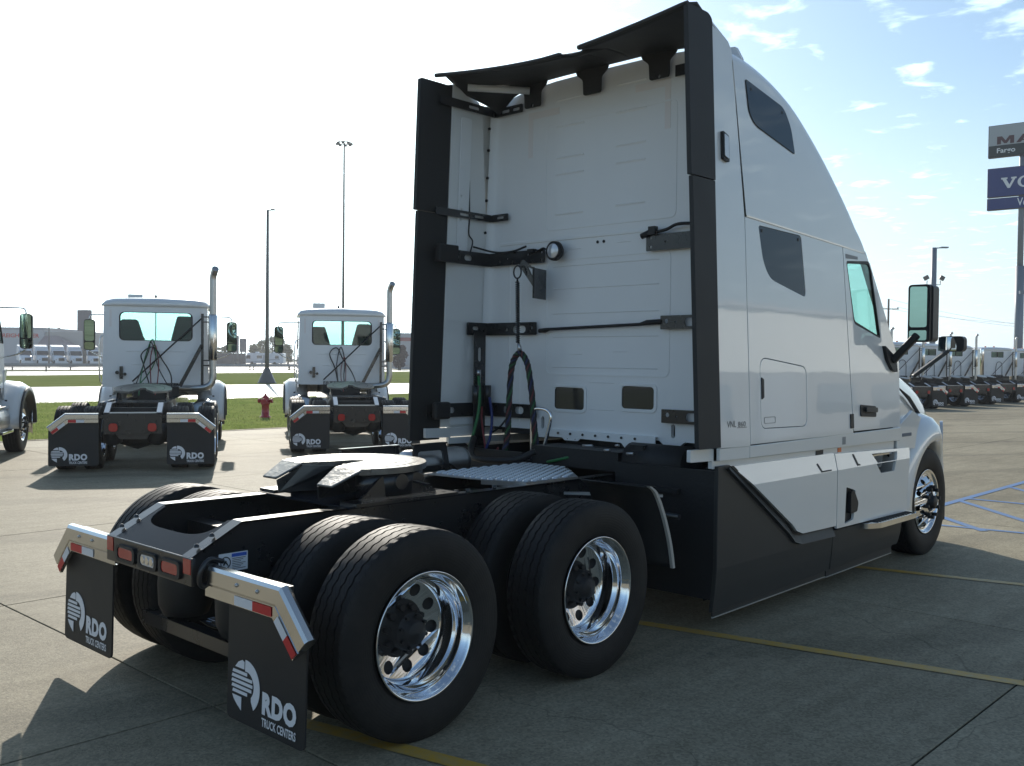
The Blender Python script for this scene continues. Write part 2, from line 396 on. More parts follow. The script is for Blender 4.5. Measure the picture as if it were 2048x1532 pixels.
def mud_flap(parent, x, yin, yout, zb, zt, zcut, ycut, m=None):
    """flap hanging behind the wheels, facing -x. y from yin (inner) to yout"""
    sg = 1 if yout > yin else -1
    pts = [(yin, zb), (yout, zb), (yout, zcut), (ycut, zt), (yin, zt)]
    mb = MB(); mb.plate(rpoly(pts, [0.035, 0.035, 0.02, 0.02, 0.01]), [], lambda u, v, w: (x+w+0.012*math.sin((v-zb)*3.0), u, v), 0.010)
    fl = mb.build('mud_flap', m or BLACKP, parent)
    # print on the rear face: emblem at the left seen from behind
    yl = max(yin, yout); fx = lambda v: x - 0.0035 + 0.012*math.sin((v-zb)*3.0)
    ec = (yl-0.155, zb+0.175)
    e = flap_emblem_mb(lambda u, v, w: (fx(v+ec[1])-w, ec[0]-u, v+ec[1])).build('emblem', PRINT, fl)
    t0 = (yl-0.295, zb+0.082)
    text_mb('RDO', lambda u, v, w: (fx(v+t0[1])-0.001, t0[0]-u, v+t0[1]), size=0.125, offset=0.0075, width=0.262, spacing=1.12).build('lettering', PRINT, fl)
    t1 = (yl-0.295, zb+0.030)
    text_mb('TRUCK CENTERS', lambda u, v, w: (fx(v+t1[1])-0.001, t1[0]-u, v+t1[1]), size=0.052, offset=0.0012, width=0.262).build('lettering', PRINT, fl)
    return fl
def flap_hanger(parent, x, sg, y0, yc, ye, zt, ze, h=0.148, full=True):
    """stainless bracket: out from the frame, then down at a slope; red and white tape on its lower edge"""
    path = [(y0, zt), (yc, zt), (ye, ze)]
    # the profile: rounded top, flat face, slot line
    prof = [(0.055, -0.045), (0.050, -0.012), (0.030, 0.0), (0.004, -0.006), (-0.006, -0.022), (-0.006, -0.085), (0.004, -0.090), (-0.004, -0.096), (-0.004, -h), (0.012, -h)]
    d1 = Vector((yc-y0, 0)).normalized(); d2 = Vector((ye-yc, ze-zt)).normalized()
    # normals pointing 'up/out'
    n1 = Vector((0, 1)); n2 = Vector((-d2.y*sg, d2.x*sg)); n2 = n2 if n2.y > 0 else -n2
    rows = []
    mid = (n1+n2).normalized(); sc = 1/max(0.3, mid.dot(n1))
    for (p, n, s) in ((path[0], n1, 1), (path[1], mid, sc), (path[2], n2, 1)):
        rows.append([(x+a, sg*p[0] + n.x*b*s*sg, p[1] + n.y*b*s) for a, b in prof])
    mb = MB(); 
    mb.grid(rows[:2], smooth=False); mb.grid(rows[1:], smooth=False)
    mb.add(rows[2], [tuple(range(len(prof)))])
    hg = mb.build('flap_hanger', STAIN, parent)
    hg.modifiers.new('solid', 'SOLIDIFY').thickness = 0.003
    def tape(a, b, seg, name, m):
        """strip on the lower band; a,b fractions along the segment"""
        p, q = (path[0], path[1]) if seg == 0 else (path[1], path[2]); n = n1 if seg == 0 else n2
        pts = []
        for t in (a, b):
            for o in (-0.101, -h+0.004):
                pts.append((x-0.0075, sg*(p[0]+(q[0]-p[0])*t) + n.x*o*sg, p[1]+(q[1]-p[1])*t + n.y*o))
        MB().add([pts[0], pts[1], pts[3], pts[2]], [(0, 1, 2, 3)]).build(name, m, hg)
    tape(0.42, 0.66, 0, 'tape_stripe', WHT); tape(0.66, 0.90, 0, 'tape_stripe', REDT)
    tape(0.30, 0.66, 1, 'tape_stripe', WHT); tape(0.66, 1.0, 1, 'tape_stripe', REDT)
    if full:
        for t in (0.45, 0.72):
            y = sg*(y0+(yc-y0)*t); MB().lathe([(0.0, -0.008), (0.007, -0.007), (0.010, 0.0)], 10, 'x', c=(x-0.007, y, zt-0.052)).build('bolt', ZINC, hg)
        # U-clamp round the post
        MB().tube(smoothpath([(x+0.07, sg*(y0-0.02), zt-0.12), (x-0.02, sg*(y0-0.01), zt-0.10), (x-0.028, sg*(y0), zt-0.03), (x+0.02, sg*(y0), zt+0.02), (x+0.09, sg*(y0), zt)]), 0.012, 8).build('clamp', STEELB, hg)
    return hg

# ------------------------------------------------------------------ MAIN TRUCK
T = empty('semi_tractor'); tag(T, 'white high-roof sleeper tractor with black rear fairings, open fifth wheel and polished tandem wheels', 'truck')
def part(mb, name, m, parent=T, bevel=0): return mb.build(name, m, parent, bevel)
def Ys(z): return 1.31 - 0.043*(max(z, 1.2)-1.2)          # half width of the cab side
SD = lambda sg, off=0.0: (lambda u, v, w: (u, sg*(Ys(v)+off+w), v))   # side plane frame, w outwards
SV = lambda sg, y: (lambda u, v, w: (u, sg*(y+w), v))                 # vertical side plane

# wheels
for x in (0.0, 1.32):
    for sg in (-1, 1):
        wheel(T, x, sg*1.205, 0.5, sg, 'dual', 0.5+x); wheel(T, x, sg*0.52, 0.5, -sg, 'inner')
for sg in (-1, 1): wheel(T, 6.42, sg*1.185, 0.507, sg, 'steer', 0.2)

# frame rails: web + top flange that follows the sloping tail
for sg in (-1, 1):
    mb = MB()
    web = [(-0.79, 0.735), (-0.55, 0.72), (6.9, 0.72), (6.9, 0.99), (-0.52, 1.01), (-0.79, 0.868)]
    mb.plate(web, [], SV(sg, 0.418), 0.012)
    top = [(-0.79, 0.868), (-0.52, 1.01), (6.9, 0.99)]
    for (a, b) in zip(top, top[1:]):
        mb.add([(a[0], sg*0.43, a[1]+0.001), (b[0], sg*0.43, b[1]+0.001), (b[0], sg*0.345, b[1]+0.001), (a[0], sg*0.345, a[1]+0.001),
                (a[0], sg*0.43, a[1]-0.011), (b[0], sg*0.43, b[1]-0.011), (b[0], sg*0.345, b[1]-0.011), (a[0], sg*0.345, a[1]-0.011)],
               [(0, 1, 2, 3), (4, 7, 6, 5), (0, 4, 5, 1), (2, 6, 7, 3), (0, 3, 7, 4), (1, 5, 6, 2)])
    mb.plate([(-0.55, 0.715), (6.9, 0.715), (6.9, 0.727), (-0.55, 0.727)], [], SV(sg, 0.345), 0.085)
    rl = part(mb, 'frame_rail', STEELB)
    for x in (-0.74, -0.66): MB().lathe([(0, 0.018), (0.008, 0.016), (0.013, 0.010), (0.014, 0)], 8, 'z', c=(x, sg*0.39, 0.885+(x+0.79)*0.526-0.005)).build('bolt', STEELB, rl)
    for x in (0.85, 0.95, 1.05, 1.28): MB().cyl((x, sg*0.40, 1.0), (x, sg*0.40, 1.03), 0.014, 6).build('bolt', STEELB, rl)
    for k in range(18):
        x = -0.35 + k*0.16 + (k % 3)*0.03
        MB().cyl((x, sg*0.428, 0.80+0.05*(k % 3)), (x, sg*0.445, 0.80+0.05*(k % 3)), 0.012, 6).build('rail_bolt', STEELB, rl)
# closing crossmember with lamp bar and scooped top plate
mb = MB(); mb.box2((-0.795, -0.445, 0.735), (-0.775, 0.445, 0.868)); mb.box2((-0.775, -0.42, 0.735), (-0.68, 0.42, 0.747))
lb = part(mb, 'lamp_bar', STEELB, bevel=0.004)
for nm, yc, w, m in (('tail_lamp', 0.212, 0.165, REDL), ('work_lamp', -0.026, 0.15, LENS), ('tail_lamp', -0.25, 0.165, REDL)):
    f = MB().plate(rrect(yc-w/2-0.022, yc+w/2+0.022, 0.752, 0.838, 0.03), [rrect(yc-w/2, yc+w/2, 0.768, 0.824, 0.02)], lambda u, v, w_: (-0.795-w_, u, v), 0.014).build(nm, BLACKP, lb)
    MB().plate(rrect(yc-w/2+0.001, yc+w/2-0.001, 0.769, 0.823, 0.02), [], lambda u, v, w_: (-0.796-w_, u, v), 0.009).build('lens', m, f, bevel=0.004)
    if nm == 'work_lamp':
        d = MB()
        for k in range(3): d.cyl((-0.8055, yc-0.045+0.045*k, 0.797), (-0.809, yc-0.045+0.045*k, 0.797), 0.019, 14)
        d.build('led', CHROME, f)
for yc in (0.40, -0.405):
    MB().plate([(yc-0.035, 0.79), (yc+0.035, 0.79), (yc+0.035, 0.862), (yc-0.035, 0.862)], [], lambda u, v, w: (-0.7955-w, u, v), 0.003).build('reflector', REDL, lb)
sl_len = 0.30
def slope(u, v, w): return (-0.79+v*0.885-w*0.46, u, 0.868+v*0.466+w*0.885)
outer = [(-0.344, 0.0), (0.344, 0.0), (0.344, sl_len)] + [(0.315*(abs(math.cos(t))**0.55)*(1 if math.cos(t) > 0 else -1), sl_len-0.165*math.sin(t)**0.6) for t in [R(0.5+179*k/24) for k in range(25)]] + [(-0.344, sl_len)]
part(MB().plate(outer, [], slope, -0.012), 'tail_plate', SATIN)
# crossmembers and suspension
for x in (-0.3, 0.66, 1.75, 2.6, 3.6): part(MB().box2((x-0.05, -0.415, 0.74), (x+0.05, 0.415, 0.90)), 'crossmember', CHASS)
for x in (0.0, 1.32):
    a = MB(); a.tube([(x, -0.95, 0.5), (x, -0.5, 0.5), (x, -0.3, 0.5), (x, 0, 0.5), (x, 0.3, 0.5), (x, 0.5, 0.5), (x, 0.95, 0.5)], [0.075, 0.08, 0.12, 0.21, 0.12, 0.08, 0.075], 14)
    a.cyl((x-0.28, 0, 0.52), (x, 0, 0.52), 0.13, 16); part(a, 'drive_axle', CHASS)
    for sg in (-1, 1):
        s = MB(); s.lathe([(0.05, 0.40), (0.12, 0.41), (0.145, 0.47), (0.15, 0.58), (0.145, 0.66), (0.13, 0.71), (0.05, 0.72)], 20, 'z', c=(x-0.42, sg*0.30, 0))
        part(s, 'air_spring', BLACKP)
        part(MB().beam((x-0.52, sg*0.36, 0.37), (x+0.35, sg*0.36, 0.42), 0.09, 0.07), 'suspension_arm', CHASS)
        part(MB().cyl((x+0.16, sg*0.36, 0.42), (x+0.30, sg*0.55, 0.46), 0.085, 14), 'brake_chamber', CHASS)
        part(MB().cyl((x-0.05, sg*0.50, 0.45), (x-0.1, sg*0.46, 0.93), 0.035, 10), 'shock_absorber', CHASS)
    part(MB().beam((x-0.50, -0.58, 0.36), (x-0.50, 0.58, 0.36), 0.07, 0.07), 'cross_beam', STEELB)
part(MB().cyl((0.1, 0, 0.5), (1.2, 0, 0.55), 0.06, 12), 'drive_shaft', CHASS); part(MB().cyl((1.5, 0, 0.58), (4.6, 0, 0.7), 0.065, 12), 'drive_shaft', CHASS)
KS = lambda u, v: (-0.647+(u+0.55)*0.632, 0.775+(v-0.79)*0.667)
st = part(MB().plate(rrect(-0.55, -0.30, 0.79, 0.925, 0.004), [], lambda u, v, w: (KS(u, v)[0], -0.4305-w, KS(u, v)[1]), 0.001), 'warning_sticker', WHT)
MB().plate([(-0.44, 0.893), (-0.31, 0.893), (-0.31, 0.918), (-0.44, 0.918)], [], lambda u, v, w: (KS(u, v)[0], -0.432-w, KS(u, v)[1]), 0.0008).build('sticker_header', mat('blue_print', (0.05, 0.12, 0.5), 0.5), st)
BLK = mat('black_print', (0.02, 0.02, 0.02), 0.5)
MB().plate(circ(-0.492, 0.857, 0.045, 20), [circ(-0.492, 0.857, 0.037, 20)], lambda u, v, w: (KS(u, v)[0], -0.432-w, KS(u, v)[1]), 0.0008).build('sticker_symbol', BLK, st)
s = MB(); s.beam((-0.522, -0.4322, 0.887), (-0.462, -0.4322, 0.827), 0.001, 0.006); s.beam((-0.51, -0.4322, 0.84), (-0.487, -0.4322, 0.872), 0.001, 0.013); s.beam((-0.487, -0.4322, 0.86), (-0.475, -0.4322, 0.84), 0.001, 0.01)
for k in range(7): s.box2((-0.435, -0.4326, 0.88-k*0.0125), (-0.32-0.02*(k % 3), -0.4322, 0.884-k*0.0125))
s.v = [(KS(a, c_)[0], b_, KS(a, c_)[1]) for a, b_, c_ in s.v]
s.build('sticker_print', BLK, st)

# mud flaps and hangers
for sg in (-1, 1):
    flap_hanger(T, -0.735, sg, 0.47, 1.09, 1.285, 0.838, 0.645)
    mud_flap(T, -0.70, sg*0.60, sg*1.215, 0.145, 0.745, 0.60, sg*1.05)
    part(MB().beam((-0.66, sg*0.43, 0.79), (-0.66, sg*1.05, 0.80), 0.035, 0.035), 'hanger_tube', STEELB)

# fifth wheel
fw = MB(); zt = 1.205; xc = 0.50
disc = []
for k in range(49):
    t = R(-118 + 236*k/48); disc.append((xc+0.43*math.cos(t)*0.95, 0.44*math.sin(t)))
slotp = [(xc-0.22, 0.20), (xc-0.10, 0.075), (xc+0.02, 0.052), (xc+0.06, 0.0), (xc+0.02, -0.052), (xc-0.10, -0.075), (xc-0.22, -0.20)]
outl = disc + [(0.30, 0.395), (0.25, 0.36), (0.235, 0.16)] + slotp[1:-1] + [(0.235, -0.16), (0.25, -0.36), (0.30, -0.395)]
fw.plate(outl, [], lambda u, v, w: (u, v, zt - (0.5-u)*0.012 + w), -0.035)
fwo = part(fw, 'fifth_wheel_plate', GREASE, bevel=0.006)
for sg in (-1, 1):    # sloping tail horns
    h = MB(); h.add([(0.25, sg*0.385, zt-0.004), (0.235, sg*0.155, zt-0.004), (0.08, sg*0.20, zt-0.085), (0.08, sg*0.335, zt-0.085),
                     (0.25, sg*0.385, zt-0.018), (0.235, sg*0.155, zt-0.018), (0.085, sg*0.20, zt-0.098), (0.085, sg*0.335, zt-0.098)],
                    [(0, 1, 2, 3), (4, 7, 6, 5), (0, 4, 5, 1), (1, 5, 6, 2), (2, 6, 7, 3), (3, 7, 4, 0)]); h.build('tail_horn', GREASE, fwo, bevel=0.006)
    sk = MB(); rows = []
    for k in range(13):
        t = R(sg*(4+10.5*k)); rows.append([(xc+0.41*math.cos(t)*0.95, 0.42*math.sin(t), zt-0.03), (xc+0.40*math.cos(t)*0.93, 0.415*math.sin(t), zt-0.165)])
    sk.grid(rows); so_ = sk.build('plate_skirt', STEELB, fwo); so_.modifiers.new('s', 'SOLIDIFY').thickness = 0.012
    sk = MB(); sk.add([(0.09, sg*0.205, zt-0.10), (0.235, sg*0.157, zt-0.02), (xc-0.10, sg*0.08, zt-0.03), (xc+0.02, sg*0.055, zt-0.03), (xc+0.02, sg*0.055, zt-0.17), (0.10, sg*0.2, zt-0.17)], [(0, 1, 2, 3, 4, 5)])
    so_ = sk.build('slot_wall', STEELB, fwo); so_.modifiers.new('s', 'SOLIDIFY').thickness = 0.01
def arc_strip(r0, a0, a1, w=0.022):
    n = 20; o = [(xc+r0*math.cos(R(a0+(a1-a0)*k/n)), r0*math.sin(R(a0+(a1-a0)*k/n))) for k in range(n+1)]
    i = [(xc+(r0-w)*math.cos(R(a0+(a1-a0)*k/n)), (r0-w)*math.sin(R(a0+(a1-a0)*k/n))) for k in range(n+1)]
    return o + i[::-1]
GROOVE = mat('grease_groove', (0.03, 0.028, 0.025), 0.35)
for r0, a0, a1 in ((0.37, 20, 100), (0.37, -100, -20), (0.27, 30, 130), (0.27, -130, -30), (0.17, -60, 60), (0.40, -12, 12), (0.20, 80, 150), (0.20, -150, -80)):
    MB().plate(arc_strip(r0, a0, a1), [], lambda u, v, w: (u, v, zt - (0.5-u)*0.012 + 0.0005 + w), 0.001).build('grease_groove', GROOVE, fwo)
for sg in (-1, 1):
    p = MB(); p.plate(rpoly([(0.22, 1.03), (0.80, 1.03), (0.66, 1.16), (0.38, 1.16)], 0.03), [], SV(sg, 0.375), 0.025); p.box2((0.15, sg*0.32, 1.012), (0.90, sg*0.47, 1.03)); p.cyl((0.5, sg*0.36, 1.12), (0.5, sg*0.43, 1.12), 0.045, 14)
    part(p, 'fifth_wheel_bracket', STEELB)
part(MB().box2((0.12, -0.44, 1.001), (1.0, 0.44, 1.013)), 'mounting_plate', SATIN)
part(MB().beam((0.62, -0.1, 1.13), (0.62, -0.52, 1.10), 0.03, 0.012), 'release_handle', STEELB)
part(MB().tube(smoothpath([(0.62, 0.40, 1.06), (0.85, 0.42, 1.05), (1.2, 0.3, 1.04)]), 0.01, 6), 'air_line', BLACKP)

# left quarter guards behind the fifth wheel (seen edge on) and deck plate
for (x0, x1, y, z1) in ((0.86, 1.40, 0.62, 1.205), (1.50, 1.86, 0.62, 1.20)):
    g = MB(); g.plate(rpoly([(x0, 1.0), (x1, 1.0), (x1-0.04, z1), (x0+0.0, z1)], 0.02), [rpoly([(x0+0.05, 1.04), (x1-0.06, 1.04), (x1-0.08, z1-0.05), (x0+0.04, z1-0.05)], 0.03)] if x0 > 1.3 else [], lambda u, v, w: (u, y+w, v), 0.012)
    g.box2((x0, y-0.012, z1-0.005), (x1-0.04, y+0.03, z1+0.006)); part(g, 'tank_bracket', STEELB)
part(MB().lathe([(0, 0), (0.10, 0.01), (0.11, 0.05), (0.11, 0.55), (0.10, 0.6), (0, 0.61)], 20, 'x', c=(1.52, 0.76, 1.04)), 'air_tank', ALU)
dk = MB(); deck = rpoly([(1.40, 0.42), (1.46, -0.10), (1.57, -0.40), (2.08, -0.42), (2.45, -0.02), (2.45, 0.42)], [0.01, 0.03, 0.03, 0.02, 0.02, 0.01])
holes = []
import itertools
for i, j in itertools.product(range(19), range(15)):
    u = 1.46 + i*0.053; v = -0.385 + j*0.055 + (i % 2)*0.0275
    if u > 2.42 or v > 0.395 or u > 2.05 + (v+0.42)*0.92 or u < (1.47 if v > -0.1 else 1.47 + (-0.1-v)*0.45) + 0.015: continue
    holes.append(circ(u, v, 0.0155, 8))
dk.plate(deck, holes, lambda u, v, w: (u, v, 1.022+w), -0.004)
for (cu, cv) in [(sum(p[0] for p in h)/8, sum(p[1] for p in h)/8) for h in holes]:
    dk.lathe([(0.0155, 0.0), (0.0190, 0.011), (0.0245, 0.0)], 8, 'z', c=(cu, cv, 1.0225), smooth=False)
dk.plate([(1.462, -0.10), (1.572, -0.402), (2.08, -0.421), (2.08, -0.413), (1.575, -0.394), (1.468, -0.10)], [], lambda u, v, w: (u, v, 1.022+w), -0.03)
part(dk, 'deck_plate', ALU)
part(MB().box2((1.36, -0.43, 1.0), (2.6, -0.35, 1.008)), 'deck_support', STEELB)
part(MB().box2((1.42, 0.35, 0.998), (2.6, 0.43, 1.01)), 'deck_support', STEELB)
part(MB().beam((1.90, -0.45, 0.93), (2.28, -0.98, 0.93), 0.06, 0.014), 'guard_bracket', ALU)
# quarter guard ahead of the forward tandem tyre
gp = smoothpath([(1.86, 0, 1.045), (1.93, 0, 1.0), (2.0, 0, 0.89), (2.06, 0, 0.76), (2.105, 0, 0.63), (2.135, 0, 0.50)], 3)
EDGE = mat('guard_edge', (0.42, 0.40, 0.36), 0.45, var=0.1)
for sg in (-1, 1):
    q = part(MB().grid([[(p.x, sg*1.15, p.z), (p.x, sg*0.62, p.z)] for p in gp]), 'quarter_guard', CHASS); q.modifiers.new('s', 'SOLIDIFY').thickness = 0.008
    q2 = MB().grid([[(p.x-0.012, sg*1.152, p.z), (p.x-0.012, sg*1.172, p.z), (p.x+0.014, sg*1.172, p.z), (p.x+0.014, sg*1.152, p.z)] for p in gp], smooth=False, closed=True).build('guard_edge', EDGE, q)
part(MB().cyl((2.30, -0.45, 0.82), (2.30, -1.1, 0.80), 0.02, 8), 'guard_stay', STEELB)
# tanks
for sg in (-1, 1):
    t = MB(); t.lathe([(0, 2.52), (0.27, 2.53), (0.30, 2.56), (0.30, 4.05), (0.27, 4.08), (0, 4.09)], 32, 'x', c=(0, sg*0.86, 0.66)); part(t, 'fuel_tank', ALU)
    part(MB().box2((2.46, sg*0.45, 0.25), (2.50, sg*1.26, 1.10)), 'fairing_bulkhead', CHASS)
part(MB().box2((2.95, -0.42, 0.55), (5.9, 0.42, 1.45)), 'engine_block', CHASS)
part(MB().box2((2.52, -0.43, 1.02), (2.84, 0.40, 1.16)), 'aftertreatment_box', CHASS)
m_ = MB(); m_.cyl((2.66, -0.45, 1.10), (2.66, -0.95, 1.10), 0.13, 20); m_.box2((2.56, -0.5, 0.95), (2.76, -0.62, 1.22)); part(m_, 'exhaust_muffler', CHASS)
part(MB().box2((2.42, -1.0, 0.93), (2.84, -0.45, 0.96)), 'cab_mount_beam', CHASS); part(MB().box2((2.42, 0.45, 0.93), (2.84, 1.0, 0.96)), 'cab_mount_beam', CHASS)
for (y, z, l) in ((-0.12, 1.19, .09), (-0.32, 1.17, .05), (-0.42, 1.21, .03), (-0.52, 1.16, .06)): part(MB().cyl((2.50, y, z), (2.50, y-l, z+0.005), 0.010, 8), 'pipe_fitting', ALU)

# ---- cab back wall with louvre ribs
BX = 2.87
BW = lambda u, v, w: (BX - w, u, v)
wall_o = [(-1.20, 1.235), (-0.76, 1.235), (-0.70, 1.19), (-0.60, 1.19), (-0.54, 1.235), (0.50, 1.235), (0.56, 1.19), (0.66, 1.19), (0.74, 1.25), (1.20, 1.25), (1.19, 2.0), (1.175, 3.2), (1.165, 3.90), (1.12, 3.985)] + \
         [(y, 4.055-0.09*(y/1.1)**4) for y in (1.0, 0.8, 0.5, 0.2, -0.1, -0.4, -0.7, -0.95)] + [(-1.12, 3.985), (-1.165, 3.90), (-1.19, 2.0)]
wins = [(0.165, 0.475, 1.425, 1.605), (-0.495, -0.195, 1.455, 1.63)]
wall = part(MB().plate(wall_o, [rrect(*w, 0.03) for w in wins] + [slot(0.60, 1.31, 0.035, 0.10), slot(-0.66, 1.31, 0.035, 0.10)], BW, -0.04), 'rear_wall', WALLW)
part(MB().box2((2.918, -1.1, 1.20), (2.93, 1.1, 2.0)), 'wall_liner', DARKI)
for w in wins:
    fr = MB().plate(rrect(w[0]-0.022, w[1]+0.022, w[2]-0.022, w[3]+0.022, 0.045), [rrect(w[0]+0.004, w[1]-0.004, w[2]+0.004, w[3]-0.004, 0.028)], BW, 0.008).build('vent_frame', WALLW, wall, bevel=0.004)
    MB().plate(rrect(w[0]+0.002, w[1]-0.002, w[2]+0.002, w[3]-0.002, 0.03), [], BW, -0.03).build('vent_cover', mat('vent_cover_grey', (0.035, 0.033, 0.03), 0.2, coat=0.3), wall)
def rib(y0, y1, z, h=0.014, d=0.006):
    MB().add([(BX-0.0005, y0, z-h), (BX-d, y0-0.02*(1 if y0 > y1 else -1), z), (BX-d, y1, z), (BX-0.0005, y1, z-h), (BX-0.0005, y0, z+h*0.3), (BX-0.0005, y1, z+h*0.3)], [(0, 1, 2, 3), (1, 4, 5, 2), (0, 4, 1), (3, 2, 5)]).build('rib', WALLW, wall)
for z in (3.895, 3.685, 3.435, 3.305, 2.987): rib(0.495, 0.205, z); rib(-0.105, -0.385, z+0.015)
for z in (2.57, 2.39, 2.193, 2.007, 1.765): rib(0.51, -0.52, z, 0.008, 0.004)
for y0, y1, z in ((0.35, 0.22, 2.70), (-0.12, -0.26, 2.72), (0.33, 0.2, 1.87), (-0.1, -0.24, 1.89), (0.12, -0.12, 1.65), (0.12, -0.12, 1.44)): rib(y0, y1, z, 0.007, 0.003)
for y0, y1, z0, z1 in ((-0.66, 0.60, 2.86, 3.72), (-0.62, 0.58, 1.70, 2.63)):
    MB().plate(rrect(y0, y1, z0, z1, 0.05, 5), [rrect(y0+0.014, y1-0.014, z0+0.014, z1-0.014, 0.04, 5)], BW, 0.0038).build('pressed_edge', WALLW, wall, bevel=0.002)
for y in (0.86, 0.98): MB().add([(BX-0.0005, y-0.012, 1.30), (BX-0.006, y, 1.30), (BX-0.0005, y+0.012, 1.30), (BX-0.0005, y-0.012, 2.70), (BX-0.006, y, 2.70), (BX-0.0005, y+0.012, 2.70)], [(0, 1, 4, 3), (1, 2, 5, 4)]).build('fold', WALLW, wall)
# lap seam between the lower and the upper wall
part(MB().plate([(-1.19, 2.80), (1.10, 2.80), (1.10, 2.775), (-1.19, 2.775)], [], BW, 0.007), 'seam_lip', WALLW, bevel=0.003)
part(MB().plate([(0.02, 2.69), (0.05, 2.69), (0.05, 2.72), (0.02, 2.72)], [], BW, 0.004), 'plug', BLACKP) if False else None
for y in (-0.005, 0.055): MB().plate(circ(y, 2.735, 0.012, 10), [], BW, 0.005).build('plug', BLACKP, wall)
for sy, y0, zc in ((1, 0.79, 3.815), (-1, -0.60, 3.85)):   # corner tapes
    y1 = 0.46 if sy > 0 else -0.285
    MB().plate([(y0, zc+0.025), (y0, zc-0.34), (y0-sy*0.05, zc-0.34), (y0-sy*0.05, zc-0.03), (y1, zc-0.03), (y1, zc+0.025)], [], BW, 0.0025).build('corner_tape', PINKT, wall)
# lower flange under the wall
fl_ = MB(); fl_.plate(rpoly([(0.50, 1.205), (0.36, 1.205), (0.34, 1.185), (0.20, 1.185), (0.18, 1.205), (-0.22, 1.20), (-0.32, 1.10), (-0.50, 1.115), (-0.53, 1.20), (-0.53, 1.262), (0.50, 1.262)], 0.01), [circ(0.31, 1.197, 0.006, 8), circ(0.23, 1.197, 0.006, 8), circ(-0.36, 1.125, 0.012, 8), circ(-0.47, 1.145, 0.010, 8)], lambda u, v, w: (BX-0.03-w, u, v), 0.006)
fl_.box2((BX-0.034, -0.53, 1.256), (BX, 0.50, 1.262)); part(fl_, 'wall_flange', WALLW)
for k in range(7): part(MB().cyl((BX-0.037, 0.40-k*0.125, 1.238), (BX-0.045, 0.40-k*0.125, 1.238), 0.010, 8), 'flange_bolt', STEELB)

# ---- white side extenders and black rear fairings
for sg in (-1, 1):
    xf = 2.447 if sg < 0 else 2.365; dx = xf-2.447
    ex = MB(); ex.plate([(xf, 1.255), (2.835, 1.245), (2.822, 2.80), (2.70, 3.905), (2.66, 3.955), (xf, 4.045)], [], SD(sg, -0.03), 0.03)
    e = part(ex, 'side_extender', WHITE, bevel=0.004)
    # inner corner post between extender and wall
    ip = MB(); rows = []
    for z in (1.25, 2.0, 2.8, 3.4, 3.86): rows.append([(2.80, sg*(Ys(z)-0.035), z), (2.85, sg*(Ys(z)-0.05), z), (2.868, sg*(Ys(z)-0.09), z), (2.869, sg*(Ys(z)-0.16), z)])
    ip.grid(rows); part(ip, 'corner_post', WALLW)
    up = MB(); up.plate(rpoly([(2.158+dx*1.7, 2.998), (xf-0.004, 2.998), (xf-0.004, 4.045), (xf-0.047, 4.075+dx*0.6), (2.158+dx*1.7, 4.075+dx*0.6)], [0, 0, 0.02, 0.04, 0.02]), [], SD(sg, -0.022), 0.034); f1 = part(up, 'rear_fairing', FAIR, bevel=0.006)
    lo = MB(); lo.plate(rpoly([(2.180+dx*1.7, 1.262+dx*1.3), (xf-0.004, 1.262+dx*1.3), (xf-0.004, 2.992), (2.180+dx*1.7, 2.992)], [0.02, 0.005, 0, 0]), [], SD(sg, -0.024), 0.032); part(lo, 'rear_fairing', FAIR, bevel=0.006)
    mk = MB().plate(rpoly([(2.53, 3.15), (2.605, 3.135), (2.605, 3.31), (2.53, 3.335)], 0.012), [], SD(sg, 0.001), 0.022).build('marker_lamp', BLACKP, e, bevel=0.004)
    MB().plate(rpoly([(2.538, 3.17), (2.59, 3.155), (2.59, 3.30), (2.538, 3.315)], 0.008), [], SD(sg, 0.024), 0.006).build('lens', ALU, mk)
    if sg > 0:   # the left extender shows its inner face
        for z in (3.76, 3.58, 3.35, 3.16, 2.89): MB().cyl((2.79, Ys(z)-0.028, z), (2.79, Ys(z)-0.042, z), 0.012, 8).build('bolt', BLACKP, e)
        MB().plate(rrect(2.46, 2.58, 2.70, 3.80, 0.02), [circ(2.49, 3.16, .012, 8), circ(2.5, 3.05, .012, 8), circ(2.49, 2.97, .012, 8)], SD(1, -0.042), 0.008).build('inner_stiffener', WALLW, e, bevel=0.003)
        MB().plate(rrect(2.46, 2.80, 1.27, 1.36, 0.02), [], SD(1, -0.044), 0.01).build('inner_stiffener', WALLW, e, bevel=0.003)
        MB().tube(smoothpath([(2.585, 1.19, 3.30), (2.59, 1.19, 3.0), (2.585, 1.19, 2.86), (2.63, 1.19, 2.80), (2.60, 1.19, 2.70)]), 0.006, 6).build('wire', BLACKP, e)

# ---- roof rear fairing: sagging rear edge, tabs and slits
def rz(y): return 3.978 + 0.105*min(1.0, abs(y)/1.17)**1.6
rf = MB(); ys = [1.175, 1.14, 1.0, 0.8, 0.6, 0.4, 0.2, 0.05, -0.11]
def rrow(y, x0, sgx=1): return [(x0, y, rz(y)), (x0+0.10, y, rz(y)+0.030), (2.50, y, rz(y)*0.35+4.105*0.65+0.02*(1-abs(y)/1.2)-0.08*(abs(y)/1.15)**6), (2.70, y*0.94, 4.098-0.145*(abs(y)/1.15)**6), (2.835, y*0.93, 4.085-0.18*(abs(y)/1.15)**6)]
Lr = [rrow(y, 2.19) for y in ys]; Rr = [rrow(-y-0.05 if y < 0.1 else -y, 2.19) for y in ys[:-1]] + [rrow(-0.33, 2.19)]
mid_rows = [rrow(-0.11, 2.19), rrow(-0.17, 2.25), rrow(-0.26, 2.25), rrow(-0.30, 2.23)]
rf.grid(Lr); rf.grid(mid_rows); 
